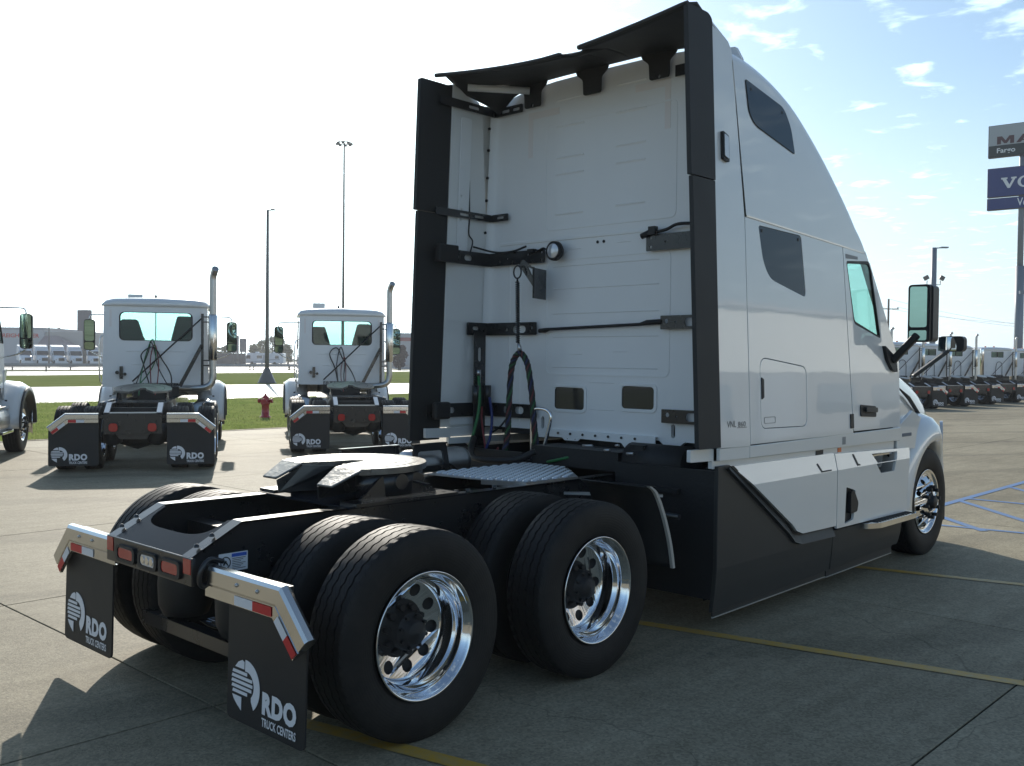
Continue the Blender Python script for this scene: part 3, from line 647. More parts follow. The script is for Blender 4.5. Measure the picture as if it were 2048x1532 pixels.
Rr = [rrow(y, 2.175) for y in (-0.30, -0.33, -0.45, -0.6, -0.8, -1.0, -1.14, -1.19)]; rf.grid(Rr)
rfo = part(rf, 'roof_fairing', FAIR); rfo.modifiers.new('s', 'SOLIDIFY').thickness = 0.022
MB().tube([(r[0][0]-0.004, r[0][1], r[0][2]-0.006) for r in Lr] + [(2.195, -0.125, rz(-0.11)-0.01)], 0.017, 8).build('trim_lip', FAIR, rfo)
MB().tube([(r[0][0]-0.004, r[0][1], r[0][2]-0.006) for r in Rr], 0.017, 8).build('trim_lip', FAIR, rfo)
for yc in (0.71, 0.095, -0.525):
    tb = MB(); tb.plate(rpoly([(yc-0.17, 4.10), (yc-0.15, 4.035), (yc-0.09, 3.99), (yc-0.085, 3.87), (yc+0.085, 3.87), (yc+0.09, 3.99), (yc+0.15, 4.035), (yc+0.17, 4.10)], 0.02), [circ(yc, 3.888, 0.013, 10)] if yc != 0.095 else [], lambda u, v, w: (2.83 - w + (4.10-v)*0.02, u, v), 0.012)
    tb.build('tab', FAIR, rfo)
part(MB().tube([(2.45, 1.08, 4.02), (2.80, 0.72, 4.0)], 0.03, 8), 'fairing_stay', WALLW)

# ---- brackets on the wall
def angle_bracket(z, h, xin, yend, slots_x=(), slots_y=(), x_end=None, thick=0.008):
    mb = MB(); yl = Ys(z)-0.06
    mb.plate(rrect(xin, BX-0.03, z-h/2, z+h/2, 0.01), [slot(*s) for s in slots_x], lambda u, v, w: (u, yl+w, v), thick)
    mb.plate(rrect(yend, yl, z-h/2, z+h/2, 0.01), [slot(*s) for s in slots_y], lambda u, v, w: (BX-0.03-w, u, v), thick)
    return part(mb, 'fairing_bracket', STEELB)
angle_bracket(3.89, 0.07, 2.20, 0.83, [(2.58, 3.89, 0.12, 0.025)], [(1.02, 3.89, 0.09, 0.025), (0.9, 3.89, 0.08, 0.025)])
angle_bracket(3.01, 0.06, 2.20, 0.98, [(2.52, 3.01, 0.11, 0.02), (2.69, 3.01, 0.11, 0.02)], [(1.07, 3.01, 0.08, 0.02)])
angle_bracket(2.66, 0.11, 2.20, 0.57, [(2.45, 2.66, 0.06, 0.045), (2.58, 2.66, 0.09, 0.045)], [(0.60, 2.69, .02, .02), (0.60, 2.63, .02, .02), (0.75, 2.68, .02, .02), (0.98, 2.66, .015, .015)])
angle_bracket(2.075, 0.105, 2.60, 0.65, [(2.70, 2.08, 0.07, 0.03)], [(0.70, 2.08, .025, .025), (0.84, 2.07, 0.15, 0.06), (0.98, 2.07, .025, .03)])
angle_bracket(1.395, 0.115, 2.18, 0.645, [(2.45, 1.395, 0.09, 0.05)], [(0.69, 1.40, .025, .025), (0.83, 1.40, 0.10, 0.06), (0.93, 1.40, .025, .03), (0.99, 1.4, .04, .06)])
part(MB().box2((2.19, 1.14, 1.33), (2.36, 1.20, 1.47)), 'bracket_cap', BLACKP, bevel=0.02)
part(MB().box2((2.19, 1.11, 2.60), (2.40, 1.17, 2.74)), 'bracket_cap', BLACKP, bevel=0.01)
vb = MB(); vb.plate(rrect(2.655, 2.785, 1.02, 2.05, 0.01), [slot(2.72, 1.86, 0.045, 0.12), slot(2.72, 1.66, 0.045, 0.12)], lambda u, v, w: (u, 1.19-w, v), 0.012); part(vb, 'hose_post', STEELB)
for z, ye, y0, h in ((2.685, -0.43, -1.2, 0.12), (2.10, -0.565, -1.2, 0.10), (1.42, -0.585, -1.2, 0.10)):
    mb = MB(); mb.plate(rrect(y0, ye, z-h/2, z+h/2, 0.006), [circ(ye-0.05, z+0.01, 0.018, 8), circ(ye-0.13, z, 0.008, 8), slot(ye-0.26, z, 0.11, 0.06)] if z < 2.5 else [circ(ye-0.04, z-0.03, 0.012, 8), circ(ye-0.17, z, 0.008, 8), circ(ye-0.04, z+0.035, 0.012, 8)], lambda u, v, w: (BX-0.035-w, u, v), 0.008)
    part(mb, 'fairing_bracket', STEELB)
part(MB().box2((BX-0.04, -1.1, 3.86), (BX-0.03, -0.66, 3.94)), 'fairing_bracket', STEELB)
part(MB().tube(smoothpath([(BX-0.05, -0.50, 2.755), (BX-0.06, -0.62, 2.77), (BX-0.06, -0.72, 2.80), (BX-0.05, -0.9, 2.79)]), 0.012, 8), 'wire', BLACKP)
p_ = MB(); p_.cyl((BX-0.06, -0.40, 2.735), (BX-0.05, -0.48, 2.765), 0.022, 10); p_.box2((BX-0.08, -0.53, 2.74), (BX-0.04, -0.47, 2.80)); part(p_, 'connector', BLACKP)
# round work lamp
lp = MB(); lp.lathe([(0, -0.045), (0.055, -0.05), (0.066, -0.052), (0.076, -0.045), (0.078, -0.01), (0.05, 0.03), (0, 0.035)], 28, 'x', c=(BX-0.06, 0.42, 2.683)); lo_ = part(lp, 'work_lamp', BLACKP)
MB().lathe([(0, -0.053), (0.05, -0.055), (0.058, -0.050)], 24, 'x', c=(BX-0.06, 0.42, 2.683)).build('lens', LENS, lo_)
MB().tube(smoothpath([(BX-0.05, 0.50, 2.68), (BX-0.05, 0.57, 2.72), (BX-0.05, 0.63, 2.70), (BX-0.05, 0.69, 2.705)]), 0.007, 6).build('cable', BLACKP, lo_)
MB().cyl((BX-0.05, 0.49, 2.68), (BX-0.05, 0.53, 2.68), 0.022, 10).build('plug', BLACKP, lo_)
MB().box2((BX-0.07, 0.66, 2.69), (BX-0.03, 0.73, 2.72)).build('plug', BLACKP, lo_)
part(MB().tube(smoothpath([(BX-0.06, 0.75, 2.745), (BX-0.06, 0.9, 2.715), (BX-0.06, 1.1, 2.72), (2.6, 1.15, 2.75)]), 0.009, 6), 'wire', BLACKP)
# hanger plate for the hose spring
hp = MB(); hp.plate(rpoly([(0.62, 2.615), (0.53, 2.555), (0.50, 2.55), (0.50, 2.305), (0.512, 2.305), (0.512, 2.40), (0.66, 2.57)], 0.006), [rpoly([(0.57, 2.555), (0.515, 2.535), (0.515, 2.47)], 0.005)], lambda u, v, w: (2.64-w, u, v), 0.01)
hp.add([(2.63, 0.502, 2.305), (BX-0.002, 0.578, 2.305), (BX-0.002, 0.578, 2.545), (2.63, 0.502, 2.545), (2.63, 0.51, 2.305), (BX-0.002, 0.586, 2.305), (BX-0.002, 0.586, 2.545), (2.63, 0.51, 2.545)], [(0, 1, 2, 3), (4, 7, 6, 5), (0, 4, 5, 1), (3, 2, 6, 7), (0, 3, 7, 4), (1, 5, 6, 2)]); part(hp, 'hose_hanger', STEELB)
# spring with ring and hose arch
sp = MB(); path = []
for k in range(241):
    t = k/240; a = t*2*pi*30; path.append((2.60+0.014*math.cos(a), 0.647+0.014*math.sin(a)-0.012*t, 2.44-0.49*t))
sp.tube(path, 0.0058, 5); sp.tube([(2.60+0.0, 0.648+0.04*math.cos(a), 2.515+0.05*math.sin(a)) for a in [R(10*k) for k in range(37)]], 0.007, 6); sp.tube([(2.60, 0.648, 2.47), (2.60, 0.647, 2.44)], 0.008, 6)
part(sp, 'hose_spring', STEELB)
part(MB().tube([(2.60, 0.632, 1.96), (2.60, 0.62, 1.925), (2.60, 0.613, 1.89)], [0.006, 0.016, 0.02], 8), 'spring_hook', ZINC)
hpath = smoothpath([(2.50, 0.74, 0.985), (2.58, 0.745, 1.10), (2.60, 0.735, 1.25), (2.60, 0.725, 1.45), (2.60, 0.708, 1.70), (2.60, 0.675, 1.82), (2.60, 0.612, 1.872), (2.60, 0.548, 1.82), (2.60, 0.512, 1.72), (2.60, 0.475, 1.52), (2.60, 0.455, 1.33), (2.62, 0.44, 1.15), (2.66, 0.43, 1.03)], 8)
hh = part(MB().tube(hpath, 0.017, 8), 'hose_bundle', BLACKP)
MG = mat('dull_green_hose', (0.02, 0.10, 0.035), 0.4); MR = mat('dull_red_hose', (0.12, 0.022, 0.025), 0.4); MBl = mat('dull_blue_hose', (0.02, 0.03, 0.10), 0.4)
for ph, m, rr in ((0, MG, 0.010), (2.1, MR, 0.009), (4.2, MBl, 0.009), (1.0, BLACKP, 0.012), (3.1, BLACKP, 0.012), (5.2, BLACKP, 0.012)):
    hel = []
    for i, p in enumerate(hpath):
        d = (hpath[min(i+1, len(hpath)-1)]-hpath[max(i-1, 0)]).normalized(); a = Vector((1, 0, 0)); u = (a-d*a.dot(d)).normalized(); w = d.cross(u)
        an = i*0.62+ph; hel.append(p+(u*math.cos(an)+w*math.sin(an))*0.0145)
    MB().tube(smoothpath(hel, 3), rr, 6).build('coil_hose', m, hh)
for pts, m, r in (([(2.70, 1.175, 1.70), (2.66, 1.12, 1.45), (2.60, 1.12, 1.22), (2.56, 1.15, 1.05)], GREEN, 0.013), ([(2.74, 1.17, 1.42), (2.72, 1.15, 1.30), (2.70, 1.10, 1.15), (2.66, 1.03, 1.03)], REDH, 0.009),
                  ([(2.78, 1.12, 1.50), (2.77, 1.08, 1.33), (2.73, 1.06, 1.17), (2.66, 1.05, 1.05), (2.6, 0.95, 1.02)], BLUEH, 0.012), ([(2.5, 0.70, 0.99), (2.42, 0.62, 1.03), (2.30, 0.58, 1.03)], GREEN, 0.012),
                  ([(2.55, 0.30, 1.03), (2.50, 0.15, 1.06), (2.54, 0.0, 1.10)], GREEN, 0.011), ([(2.62, 0.86, 1.10), (2.52, 0.80, 1.05), (2.48, 0.73, 1.04)], REDH, 0.009),
                  ([(2.58, 1.10, 1.17), (2.40, 0.95, 1.08), (2.28, 0.75, 1.04), (2.35, 0.45, 1.05), (2.45, 0.30, 1.12)], BLACKP, 0.024)):
    part(MB().tube(smoothpath(pts), r, 8), 'air_hose', m)
part(MB().cyl((2.70, 1.175, 1.68), (2.70, 1.176, 1.73), 0.022, 10), 'hose_coupling', ZINC)
for y, x in ((1.165, 2.66), (1.165, 2.80)): part(MB().cyl((x, y, 1.45), (x, y, 1.60), 0.032, 12), 'hose_coupling', STEELB)
part(MB().tube(smoothpath([(BX-0.03, 0.98, 1.32), (BX-0.06, 1.03, 1.25), (BX-0.08, 1.12, 1.19)]), 0.009, 6), 'wire', BLACKP)
# lever bar clipped across the wall
lv = MB(); lv.tube(smoothpath([(BX-0.03, 0.615, 2.055), (BX-0.04, 0.56, 2.062), (BX-0.04, 0.50, 2.068), (BX-0.04, -0.40, 2.095), (BX-0.035, -0.50, 2.105), (BX-0.03, -0.575, 2.105)], 4), [0.016]*4+[0.019]*2+[0.012]*12+[0.019]*3, 8) if False else lv.tube([(BX-0.035, 0.615, 2.055), (BX-0.035, 0.55, 2.058), (BX-0.04, 0.50, 2.066), (BX-0.04, -0.38, 2.09), (BX-0.035, -0.44, 2.102), (BX-0.035, -0.575, 2.106)], [0.018, 0.020, 0.012, 0.012, 0.020, 0.020], 8)
part(lv, 'lever_bar', BLACKP)
# chrome grab handle on the deck
gh = MB(); gh.tube(smoothpath([(2.6, 0.475, 1.02), (2.6, 0.478, 1.25), (2.6, 0.472, 1.38), (2.6, 0.445, 1.432), (2.6, 0.385, 1.44), (2.6, 0.31, 1.425), (2.6, 0.278, 1.37), (2.6, 0.32, 1.22), (2.6, 0.385, 1.02)], 5), 0.0135, 10)
part(gh, 'grab_handle', CHROME); part(MB().box2((2.56, 0.33, 0.96), (2.64, 0.53, 1.03)), 'handle_base', BLACKP)
# ---- cab sides: sleeper panel, luggage hatch, door (all separate plates with real gaps)
def tri_holes(): pass
hatch = rpoly([(2.99, 1.362), (3.668, 1.352), (3.675, 1.785), (2.992, 1.852)], [0.07, 0.07, 0.07, 0.09], 6)
def grow(poly, d):
    c = Vector((sum(p[0] for p in poly)/len(poly), sum(p[1] for p in poly)/len(poly))); out_ = []
    for p in poly:
        v = Vector(p)-c; out_.append(tuple(c+v*(1+d/v.length)))
    return out_
win2 = rpoly([(3.012, 2.765), (3.07, 2.52), (3.16, 2.41), (3.698, 2.305), (3.64, 2.755)], [0.03, 0.08, 0.10, 0.05, 0.04], 5)
dwin = rpoly([(4.415, 2.625), (4.535, 2.150), (5.04, 2.04), (4.865, 2.655)], [0.03, 0.04, 0.03, 0.06], 5)
for sg in (-1, 1):
    slp = MB(); slp.plate([(2.842, 1.258), (4.471, 1.258), (4.345, 2.739), (2.832, 2.805)], [grow(hatch, 0.006), grow(win2, 0.004)], SD(sg, -0.03), 0.03)
    so_ = part(slp, 'sleeper_side', WHITE, bevel=0.003)
    hd = MB().plate(hatch, [], SD(sg, -0.03), 0.029).build('luggage_hatch', WHITE, so_, bevel=0.004)
    MB().plate(rpoly([(2.998, 1.56), (3.03, 1.575), (3.03, 1.70), (2.998, 1.715)], 0.008), [], SD(sg, 0.0005), 0.006).build('latch', BLACKP, hd, bevel=0.002)
    MB().plate(rrect(3.03, 3.19, 1.392, 1.438, 0.01), [rrect(3.035, 3.185, 1.396, 1.434, 0.008)], SD(sg, 0.0005), 0.001).build('sticker', mat('grey_print', (0.28, 0.28, 0.28), 0.5), hd)
    g_ = MB().plate(win2, [], SD(sg, -0.012), 0.008).build('sleeper_window', GLASSD, so_)
    for p in ((3.06, 2.735), (3.60, 2.725)): MB().plate(circ(p[0], p[1], 0.012, 10), [], SD(sg, -0.003), 0.003).build('stud', BLACKP, g_)
    dr = MB(); dr.plate(rpoly([(4.479, 1.275), (5.42, 1.275), (5.43, 1.84), (4.80, 2.716), (4.353, 2.738)], [0.02, 0.02, 0.02, 0.04, 0.02]), [grow(dwin, 0.014)], SD(sg, -0.03), 0.03)
    do = part(dr, 'door', WHITE, bevel=0.004)
    MB().plate(grow(dwin, 0.016), [grow(dwin, -0.012)], SD(sg, -0.022), 0.020).build('window_seal', BLACKP, do)
    MB().plate(dwin, [], SD(sg, -0.014), 0.005).build('door_window', GLASS, do)
    MB().plate(rpoly([(4.40, 2.655), (4.62, 2.662), (4.62, 2.685), (4.395, 2.690)], 0.004), [], SD(sg, 0.0005), 0.002).build('door_vent', mat('grey_print', (0.28, 0.28, 0.28), 0.5), do)
    h = MB().plate(rpoly([(4.60, 1.39), (4.90, 1.375), (4.90, 1.465), (4.60, 1.485)], 0.02), [], SD(sg, 0.0005), 0.010).build('door_handle', BLACKP, do, bevel=0.003)
    MB().plate(rpoly([(4.66, 1.425), (4.88, 1.415), (4.88, 1.455), (4.66, 1.465)], 0.015), [], SD(sg, 0.012), 0.022).build('grip', GREY, h, bevel=0.006)
    part(MB().plate(rrect(4.41, 4.466, 1.30, 1.415, 0.006), [], SD(sg, 0.0005), 0.008), 'hinge_cover', BLACKP, bevel=0.002)
    # sill strips under the doors
    part(MB().plate([(2.842, 1.166), (5.45, 1.15), (5.45, 1.266), (2.842, 1.250)], [], SV(sg, 1.275), 0.026), 'sill', WHITE, bevel=0.006)
    part(MB().plate([(2.45, 1.172), (2.836, 1.167), (2.836, 1.249), (2.45, 1.252)], [], SV(sg, 1.275), 0.028), 'sill', WHITE, bevel=0.006)
    part(MB().plate(rpoly([(2.165, 1.178), (2.44, 1.172), (2.44, 1.125), (3.2, 1.10), (5.4, 1.07), (5.4, 1.165), (2.45, 1.192), (2.165, 1.256)] if False else [(2.165, 1.178), (2.42, 1.172), (2.42, 1.118), (5.4, 1.07), (5.4, 1.152), (2.44, 1.168), (2.44, 1.25), (2.165, 1.256)], 0.008), [], SV(sg, 1.235), 0.028), 'lower_sill', WHITE, bevel=0.004)
    # dark liner behind gaps, open at the door window
    part(MB().plate([(2.86, 1.24), (5.38, 1.24), (5.38, 1.84), (4.52, 2.05), (4.38, 2.70), (2.86, 2.78)], [], SD(sg, -0.06), 0.012), 'inner_liner', DARKI)
    part(MB().plate(rrect(4.28, 4.34, 1.178, 1.238, 0.003), [], SV(sg, 1.3015), 0.001), 'sticker', mat('grey_print', (0.28, 0.28, 0.28), 0.5))
SDt = SD(-1, 0.0012)
tx = MB()
o_ = text_mb('VNL', lambda u, v, w: (2.535+u, -(Ys(1.4)+0.0015), 1.385+v), size=0.062, width=0.115).build('badge', mat('badge_chrome', (0.10, 0.10, 0.10), 0.3), T)
o_ = text_mb('860', lambda u, v, w: (2.675+u, -(Ys(1.4)+0.0015), 1.385+v), size=0.05, width=0.10).build('badge', mat('badge_chrome', (0.10, 0.10, 0.10), 0.3), T)
for sg in (-1,): part(MB().plate([(2.665, 1.378), (2.79, 1.378), (2.79, 1.382), (2.665, 1.382)], [], SD(sg, 0.0005), 0.001), 'badge_bar', MATS['badge_chrome'])

# ---- roof cap (high roof, falling to the windscreen)
_pr = smoothpath([(2.84, 3.95, 0), (2.96, 3.945, 0), (3.14, 3.915, 0), (3.36, 3.85, 0), (3.60, 3.742, 0), (3.82, 3.612, 0), (4.0, 3.49, 0), (4.15, 3.378, 0), (4.32, 3.242, 0), (4.48, 3.105, 0), (4.60, 2.985, 0), (4.70, 2.852, 0), (4.762, 2.731, 0)], 3)
prof_r = [(p.x, p.y) for p in _pr]
def belt(x): return 2.812 - 0.0455*(x-2.84)
def roof_pt(i, s):
    """s -1..1 across at station i"""
    x0, zt_ = prof_r[i]; t = i/(len(prof_r)-1)
    a = abs(s); zb_ = belt(x0) + 0.004
    zc_ = zt_ + 0.11*(1-t*0.4)*(1-a**2.2) if a < 1 else zt_
    return x0, zt_, zb_
rows = []
nS = 11
for i, (x0, zt_) in enumerate(prof_r):
    t = i/(len(prof_r)-1); zb_ = belt(x0)+0.004; zt_ = max(zt_, zb_+0.0)
    h = zt_-zb_; r = min(0.13, h*0.5); fwd = 0.42*max(0.0, t-0.35)**1.2
    half = [(Ys(zb_)+0.004, zb_, 0.0)]
    for k in range(1, 5): z = zb_+(h-r)*k/4; half.append((Ys(z)+0.004, z, 0.0))
    ye = Ys(zt_-r)+0.004
    for k in range(1, 8):
        a = R(90*k/7); half.append((ye-r*1.25*(1-math.cos(a)), zt_-r+r*math.sin(a), 0.0))
    y1 = half[-1][0]
    for k in range(1, nS):
        f = k/(nS-1); y = y1*(1-f); half.append((y, zt_+(0.10-0.05*t)*(1-(y/y1)**2)*(1 if h > 0.02 else 0.2), f))
    shr = lambda y, z: max(0.0, 1-(x0-2.84)/0.7)*(0.045*min(1.0, max(0.0, (1.16-y)/0.10)) - 0.145*max(0.0, (z-2.81)/1.1)*min(1.0, max(0.0, (y-1.02)/0.12)))
    row = [(x0+fwd*(1-(y/1.25)**2)*1.3+shr(y, z), -y, z) for y, z, f in half] + [(x0+fwd*(1-(y/1.25)**2)*1.3+shr(y, z), y, z) for y, z, f in half[::-1][1:]]
    rows.append(row)
rc = MB(); rc.grid(rows); roof = part(rc, 'roof_cap', WHITE)
dg = bpy.context.evaluated_depsgraph_get(); dg.update()
BV = BVHTree.FromObject(roof, dg)
def proj_side(x, z, off, sg=-1):
    h = BV.ray_cast(Vector((x, sg*3, z)), Vector((0, -sg, 0)))
    if h[0] is None: return Vector((x, sg*(Ys(z)), z))
    n = h[1] if h[1].y*sg > 0 else -h[1]
    return h[0] + n*off
def decal(poly, off, name, m, parent, sg=-1, rings=6):
    c = Vector((sum(p[0] for p in poly)/len(poly), sum(p[1] for p in poly)/len(poly))); rows = []
    for k in range(rings): s = 1-k/rings; rows.append([proj_side(c.x+(p[0]-c.x)*s, c.y+(p[1]-c.y)*s, off, sg) for p in poly])
    mb = MB(); mb.grid(rows, closed=True); n = len(poly); o = (rings-1)*n; mb.v.append(tuple(proj_side(c.x, c.y, off, sg)))
    for i in range(n): mb.f.append((o+i, o+(i+1) % n, len(mb.v)-1)); mb.sm.append(True)
    ob = mb.build(name, m, parent); return ob
w1 = rpoly([(2.862, 3.745), (2.905, 3.52), (2.985, 3.455), (3.555, 3.345), (3.50, 3.53), (3.40, 3.65)], [0.03, 0.05, 0.06, 0.03, 0.05, 0.06], 5)
for sg in (-1, 1):
    decal(grow(w1, 0.010), 0.003, 'window_seal', BLACKP, roof, sg); wo = decal(w1, 0.006, 'upper_window', GLASSD, roof, sg)
    for p in ((2.93, 3.69), (3.37, 3.615)): decal(circ(p[0], p[1], 0.012, 10), 0.008, 'stud', BLACKP, roof, sg, 2)
# drip lip along the belt
for sg in (-1, 1):
    lip = MB(); xs = [2.84+0.1*k for k in range(20)][:20]
    lip.grid([[(x, sg*(Ys(2.8)-0.005), belt(x)+0.010), (x, sg*(Ys(2.8)+0.0065), belt(x)+0.007), (x, sg*(Ys(2.8)+0.0055), belt(x)-0.004), (x, sg*(Ys(2.8)-0.005), belt(x)-0.010)] for x in xs], smooth=False); part(lip, 'belt_moulding', WHITE)
part(MB().box2((2.918, -1.12, 2.795), (2.935, 1.12, 3.90)), 'rear_liner', DARKI)
rt = MB(); rt.plate([(-1.1, 2.455), (1.1, 2.455), (1.1, 2.85), (-1.1, 2.85)], [], lambda u, v, w: (v, u, 3.90+w), 0.01); part(rt, 'extender_roof', WALLW) if False else None
# windscreen and pillars, interior
ws = MB(); rows = []
for k in range(6):
    t = k/5; rows.append([(5.46-0.62*t+(0.42-0.05*t)*(1-(y/1.2)**2), y*(1-0.02*t), 1.86+0.90*t) for y in [1.22-0.122*2*j for j in range(11)]])
ws.grid(rows); part(ws, 'windscreen', GLASS)
for sg in (-1, 1): part(MB().beam((5.44, sg*1.235, 1.83), (4.79, sg*1.205, 2.735), 0.05, 0.07), 'windscreen_pillar', WHITE, bevel=0.015)
part(MB().box2((2.93, -1.2, 1.22), (5.5, 1.2, 1.26)), 'cab_floor', DARKI)
part(MB().plate(rpoly([(5.15, 1.27), (5.65, 1.27), (5.75, 1.85), (5.35, 1.98), (5.05, 1.80)], 0.06), [], lambda u, v, w: (u, -1.15+w, v), 2.3), 'dashboard', DARKI)
for yc in (-0.6, 0.6):
    se = MB(); se.box2((4.35, yc-0.26, 1.27), (4.9, yc+0.26, 1.72)); se.plate(rpoly([(4.32, 1.70), (4.50, 1.70), (4.36, 2.50), (4.22, 2.50)], 0.05), [], lambda u, v, w: (u, yc-0.24+w, v), 0.48); part(se, 'seat', DARKI, bevel=0.04)
sw = MB(); sw.tube([Vector((5.0, 0.6, 2.0)) + Vector((math.sin(R(35))*math.cos(a), 0, math.cos(R(35))*math.cos(a)))*0.22 + Vector((0, 1, 0))*0.22*math.sin(a) for a in [R(12*k) for k in range(31)]], 0.018, 8)
sw.cyl((5.0, 0.6, 2.0), (5.3, 0.6, 1.85), 0.05, 10); sw.beam((5.0, 0.42, 2.0), (5.0, 0.78, 2.0), 0.02, 0.05); part(sw, 'steering_wheel', DARKI)
part(MB().box2((2.94, -1.15, 1.26), (2.96, 1.15, 2.78)), 'sleeper_curtain', DARKI)
part(MB().plate([(-1.18, 1.26), (-0.25, 1.26), (-0.25, 2.76), (-1.18, 2.76)], [], lambda u, v, w: (4.10+w, u, v), 0.02), 'sleeper_curtain', DARKI); part(MB().plate([(0.25, 1.26), (1.18, 1.26), (1.18, 2.76), (0.25, 2.76)], [], lambda u, v, w: (4.10+w, u, v), 0.02), 'sleeper_curtain', DARKI)

# ---- chassis side fairings
for sg in (-1, 1):
    base = MB()
    # dark skirt: lower body, leans in towards the ground
    o1 = [(2.452, 0.17), (4.155, 0.20), (4.162, 0.545), (3.56, 0.555), (3.40, 0.65), (2.62, 1.128), (2.452, 1.135)]
    def lean(yb): return lambda u, v, w: (u, sg*(yb + w - (0.03*max(0.0, (0.46-v)/0.3)**1.3 if v < 0.46 else 0.0)), v)
    o1s = [(2.452, 0.17), (4.155, 0.20), (4.158, 0.33), (4.162, 0.46), (4.162, 0.545), (3.60, 0.548), (3.50, 0.575), (3.40, 0.65), (2.60, 1.135), (2.452, 1.135), (2.452, 0.46), (2.452, 0.33)]
    base.plate(o1s, [], lean(1.262), 0.03); part(base, 'side_skirt', GREY, bevel=0.004)
    b2 = MB(); b2.plate([(4.172, 0.20), (5.50, 0.235), (5.54, 0.33), (5.56, 0.50), (4.176, 0.51), (4.172, 0.33)], [], lean(1.262), 0.03); part(b2, 'side_skirt', GREY, bevel=0.004)
    rb = MB(); rb.plate([(2.50, 0.128), (4.15, 0.145), (4.15, 0.215), (2.50, 0.188)], [], SV(sg, 1.225), 0.012); part(rb, 'rubber_skirt', GREY)
    rb = MB(); rb.plate([(4.17, 0.138), (5.45, 0.155), (5.45, 0.25), (4.17, 0.215)], [], SV(sg, 1.225), 0.012); part(rb, 'rubber_skirt', GREY)
    part(MB().tube([(2.50, sg*1.232, 0.126), (4.15, sg*1.232, 0.143)], 0.007, 6), 'skirt_lip', MATS['guard_edge'])
    part(MB().tube([(4.17, sg*1.232, 0.136), (5.45, sg*1.232, 0.153)], 0.007, 6), 'skirt_lip', MATS['guard_edge'])
    # white panel with the diagonal edge; upper band leans in
    def lean2(yb): return lambda u, v, w: (u, sg*(yb + w - (0.22*(v-0.985) if v > 0.985 else 0.0)), v)
    p1 = [(2.635, 1.122), (2.87, 0.985), (3.47, 0.628), (3.53, 0.585), (3.61, 0.562), (4.158, 0.556), (4.158, 0.985), (4.155, 1.118)]
    pn = MB()
    up1 = [(2.635, 1.122), (2.865, 0.985), (4.158, 0.985), (4.155, 1.118)]; lo1 = [(2.865, 0.985), (3.44, 0.645), (3.51, 0.59), (3.60, 0.562), (4.158, 0.553), (4.158, 0.985)]
    pn.plate(up1, [], lean2(1.30), 0.02); pn.plate(lo1, [], lean2(1.30), 0.02); wp = part(pn, 'fairing_panel', WHITE)
    bd = MB(); bd.plate([(2.60, 1.128), (3.43, 0.632), (3.50, 0.572), (3.60, 0.547), (4.160, 0.542), (4.160, 0.552), (3.605, 0.558), (3.51, 0.583), (3.44, 0.641), (2.64, 1.128)], [], SV(sg, 1.285), 0.012); bd.build('panel_gap', BLACKP, wp)
    bs = MB(); a_ = [(2.598, 1.124), (3.43, 0.628), (3.50, 0.568), (3.60, 0.541), (4.155, 0.534)]; b_ = [(2.545, 1.118), (3.40, 0.585), (3.49, 0.512), (3.60, 0.482), (4.155, 0.472)]
    bs.grid([[(p[0], sg*1.2925, p[1]) for p in a_], [(p[0], sg*1.318, p[1]) for p in b_], [(p[0]-0.004, sg*1.292, p[1]-0.004) for p in b_]], smooth=False); bs.build('panel_border', GREY, wp)
    for (x0, x1, z0, z1) in ((3.83, 4.06, 1.02, 1.115),):
        MB().plate(rpoly([(x0, 1.055), (x0+0.06, 0.99), (x1, 0.99), (x1, 1.0), (x0+0.075, 1.0), (x0+0.02, 1.06)], 0.002), [], lean2(1.3205), 0.003).build('latch_recess', BLACKP, wp)
    q = MB()
    step_hole = rpoly([(4.86, 1.035), (5.00, 0.905), (5.30, 0.91), (5.36, 1.00)], 0.02)
    q.plate([(4.17, 0.985), (5.62, 0.985), (5.66, 1.075), (4.173, 1.112)], [rpoly([(4.845, 1.07), (4.93, 0.99), (5.33, 0.99), (5.38, 1.06)], 0.01)], lean2(1.30), 0.02)
    q.plate([(4.17, 0.53), (4.17, 0.985), (4.90, 0.985), (5.0, 0.90), (5.28, 0.90), (5.32, 0.985), (5.62, 0.985), (5.57, 0.52)], [rpoly([(4.31, 0.55), (4.47, 0.57), (4.50, 0.80), (4.33, 0.84)], 0.015)], lean2(1.30), 0.02)
    qo = part(q, 'step_panel', WHITE)
    MB().plate(rpoly([(4.305, 0.545), (4.475, 0.565), (4.505, 0.805), (4.325, 0.845)], 0.015), [], SV(sg, 1.28), 0.012).build('handle_recess', BLACKP, qo)
    MB().plate(rpoly([(4.40, 0.62), (4.52, 0.63), (4.54, 0.70), (4.46, 0.80), (4.40, 0.80)], 0.02), [], SV(sg, 1.30), 0.03).build('recess_flap', BLACKP, qo, bevel=0.01)
    MB().plate(rpoly([(4.47, 1.09), (4.53, 0.995), (4.585, 0.995), (4.585, 1.005), (4.55, 1.01), (4.50, 1.09)], 0.003), [], lean2(1.3205), 0.003).build('grip_slot', BLACKP, qo)
    us = MB(); us.plate(rpoly([(4.88, 1.05), (5.01, 0.915), (5.29, 0.92), (5.34, 1.05)], 0.02), [], SV(sg, 1.10), 0.10); us.box2((4.86, sg*1.08, 1.04), (5.36, sg*1.275, 1.055)); us.build('upper_step', STAIN, qo)
    ls = MB(); ls.plate(rpoly([(4.66, 1.24), (5.64, 1.24), (5.64, 1.375), (5.57, 1.41), (4.80, 1.41), (4.66, 1.345)], 0.03), [], lambda u, v, w: (u, sg*v, 0.47+w), 0.045); lso = ls.build('lower_step', STAIN, qo, bevel=0.012)
    for k in range(14): MB().box((4.82+k*0.055, sg*1.345, 0.518), (0.018, 0.07, 0.008)).build('step_tread', BLACKP, lso)
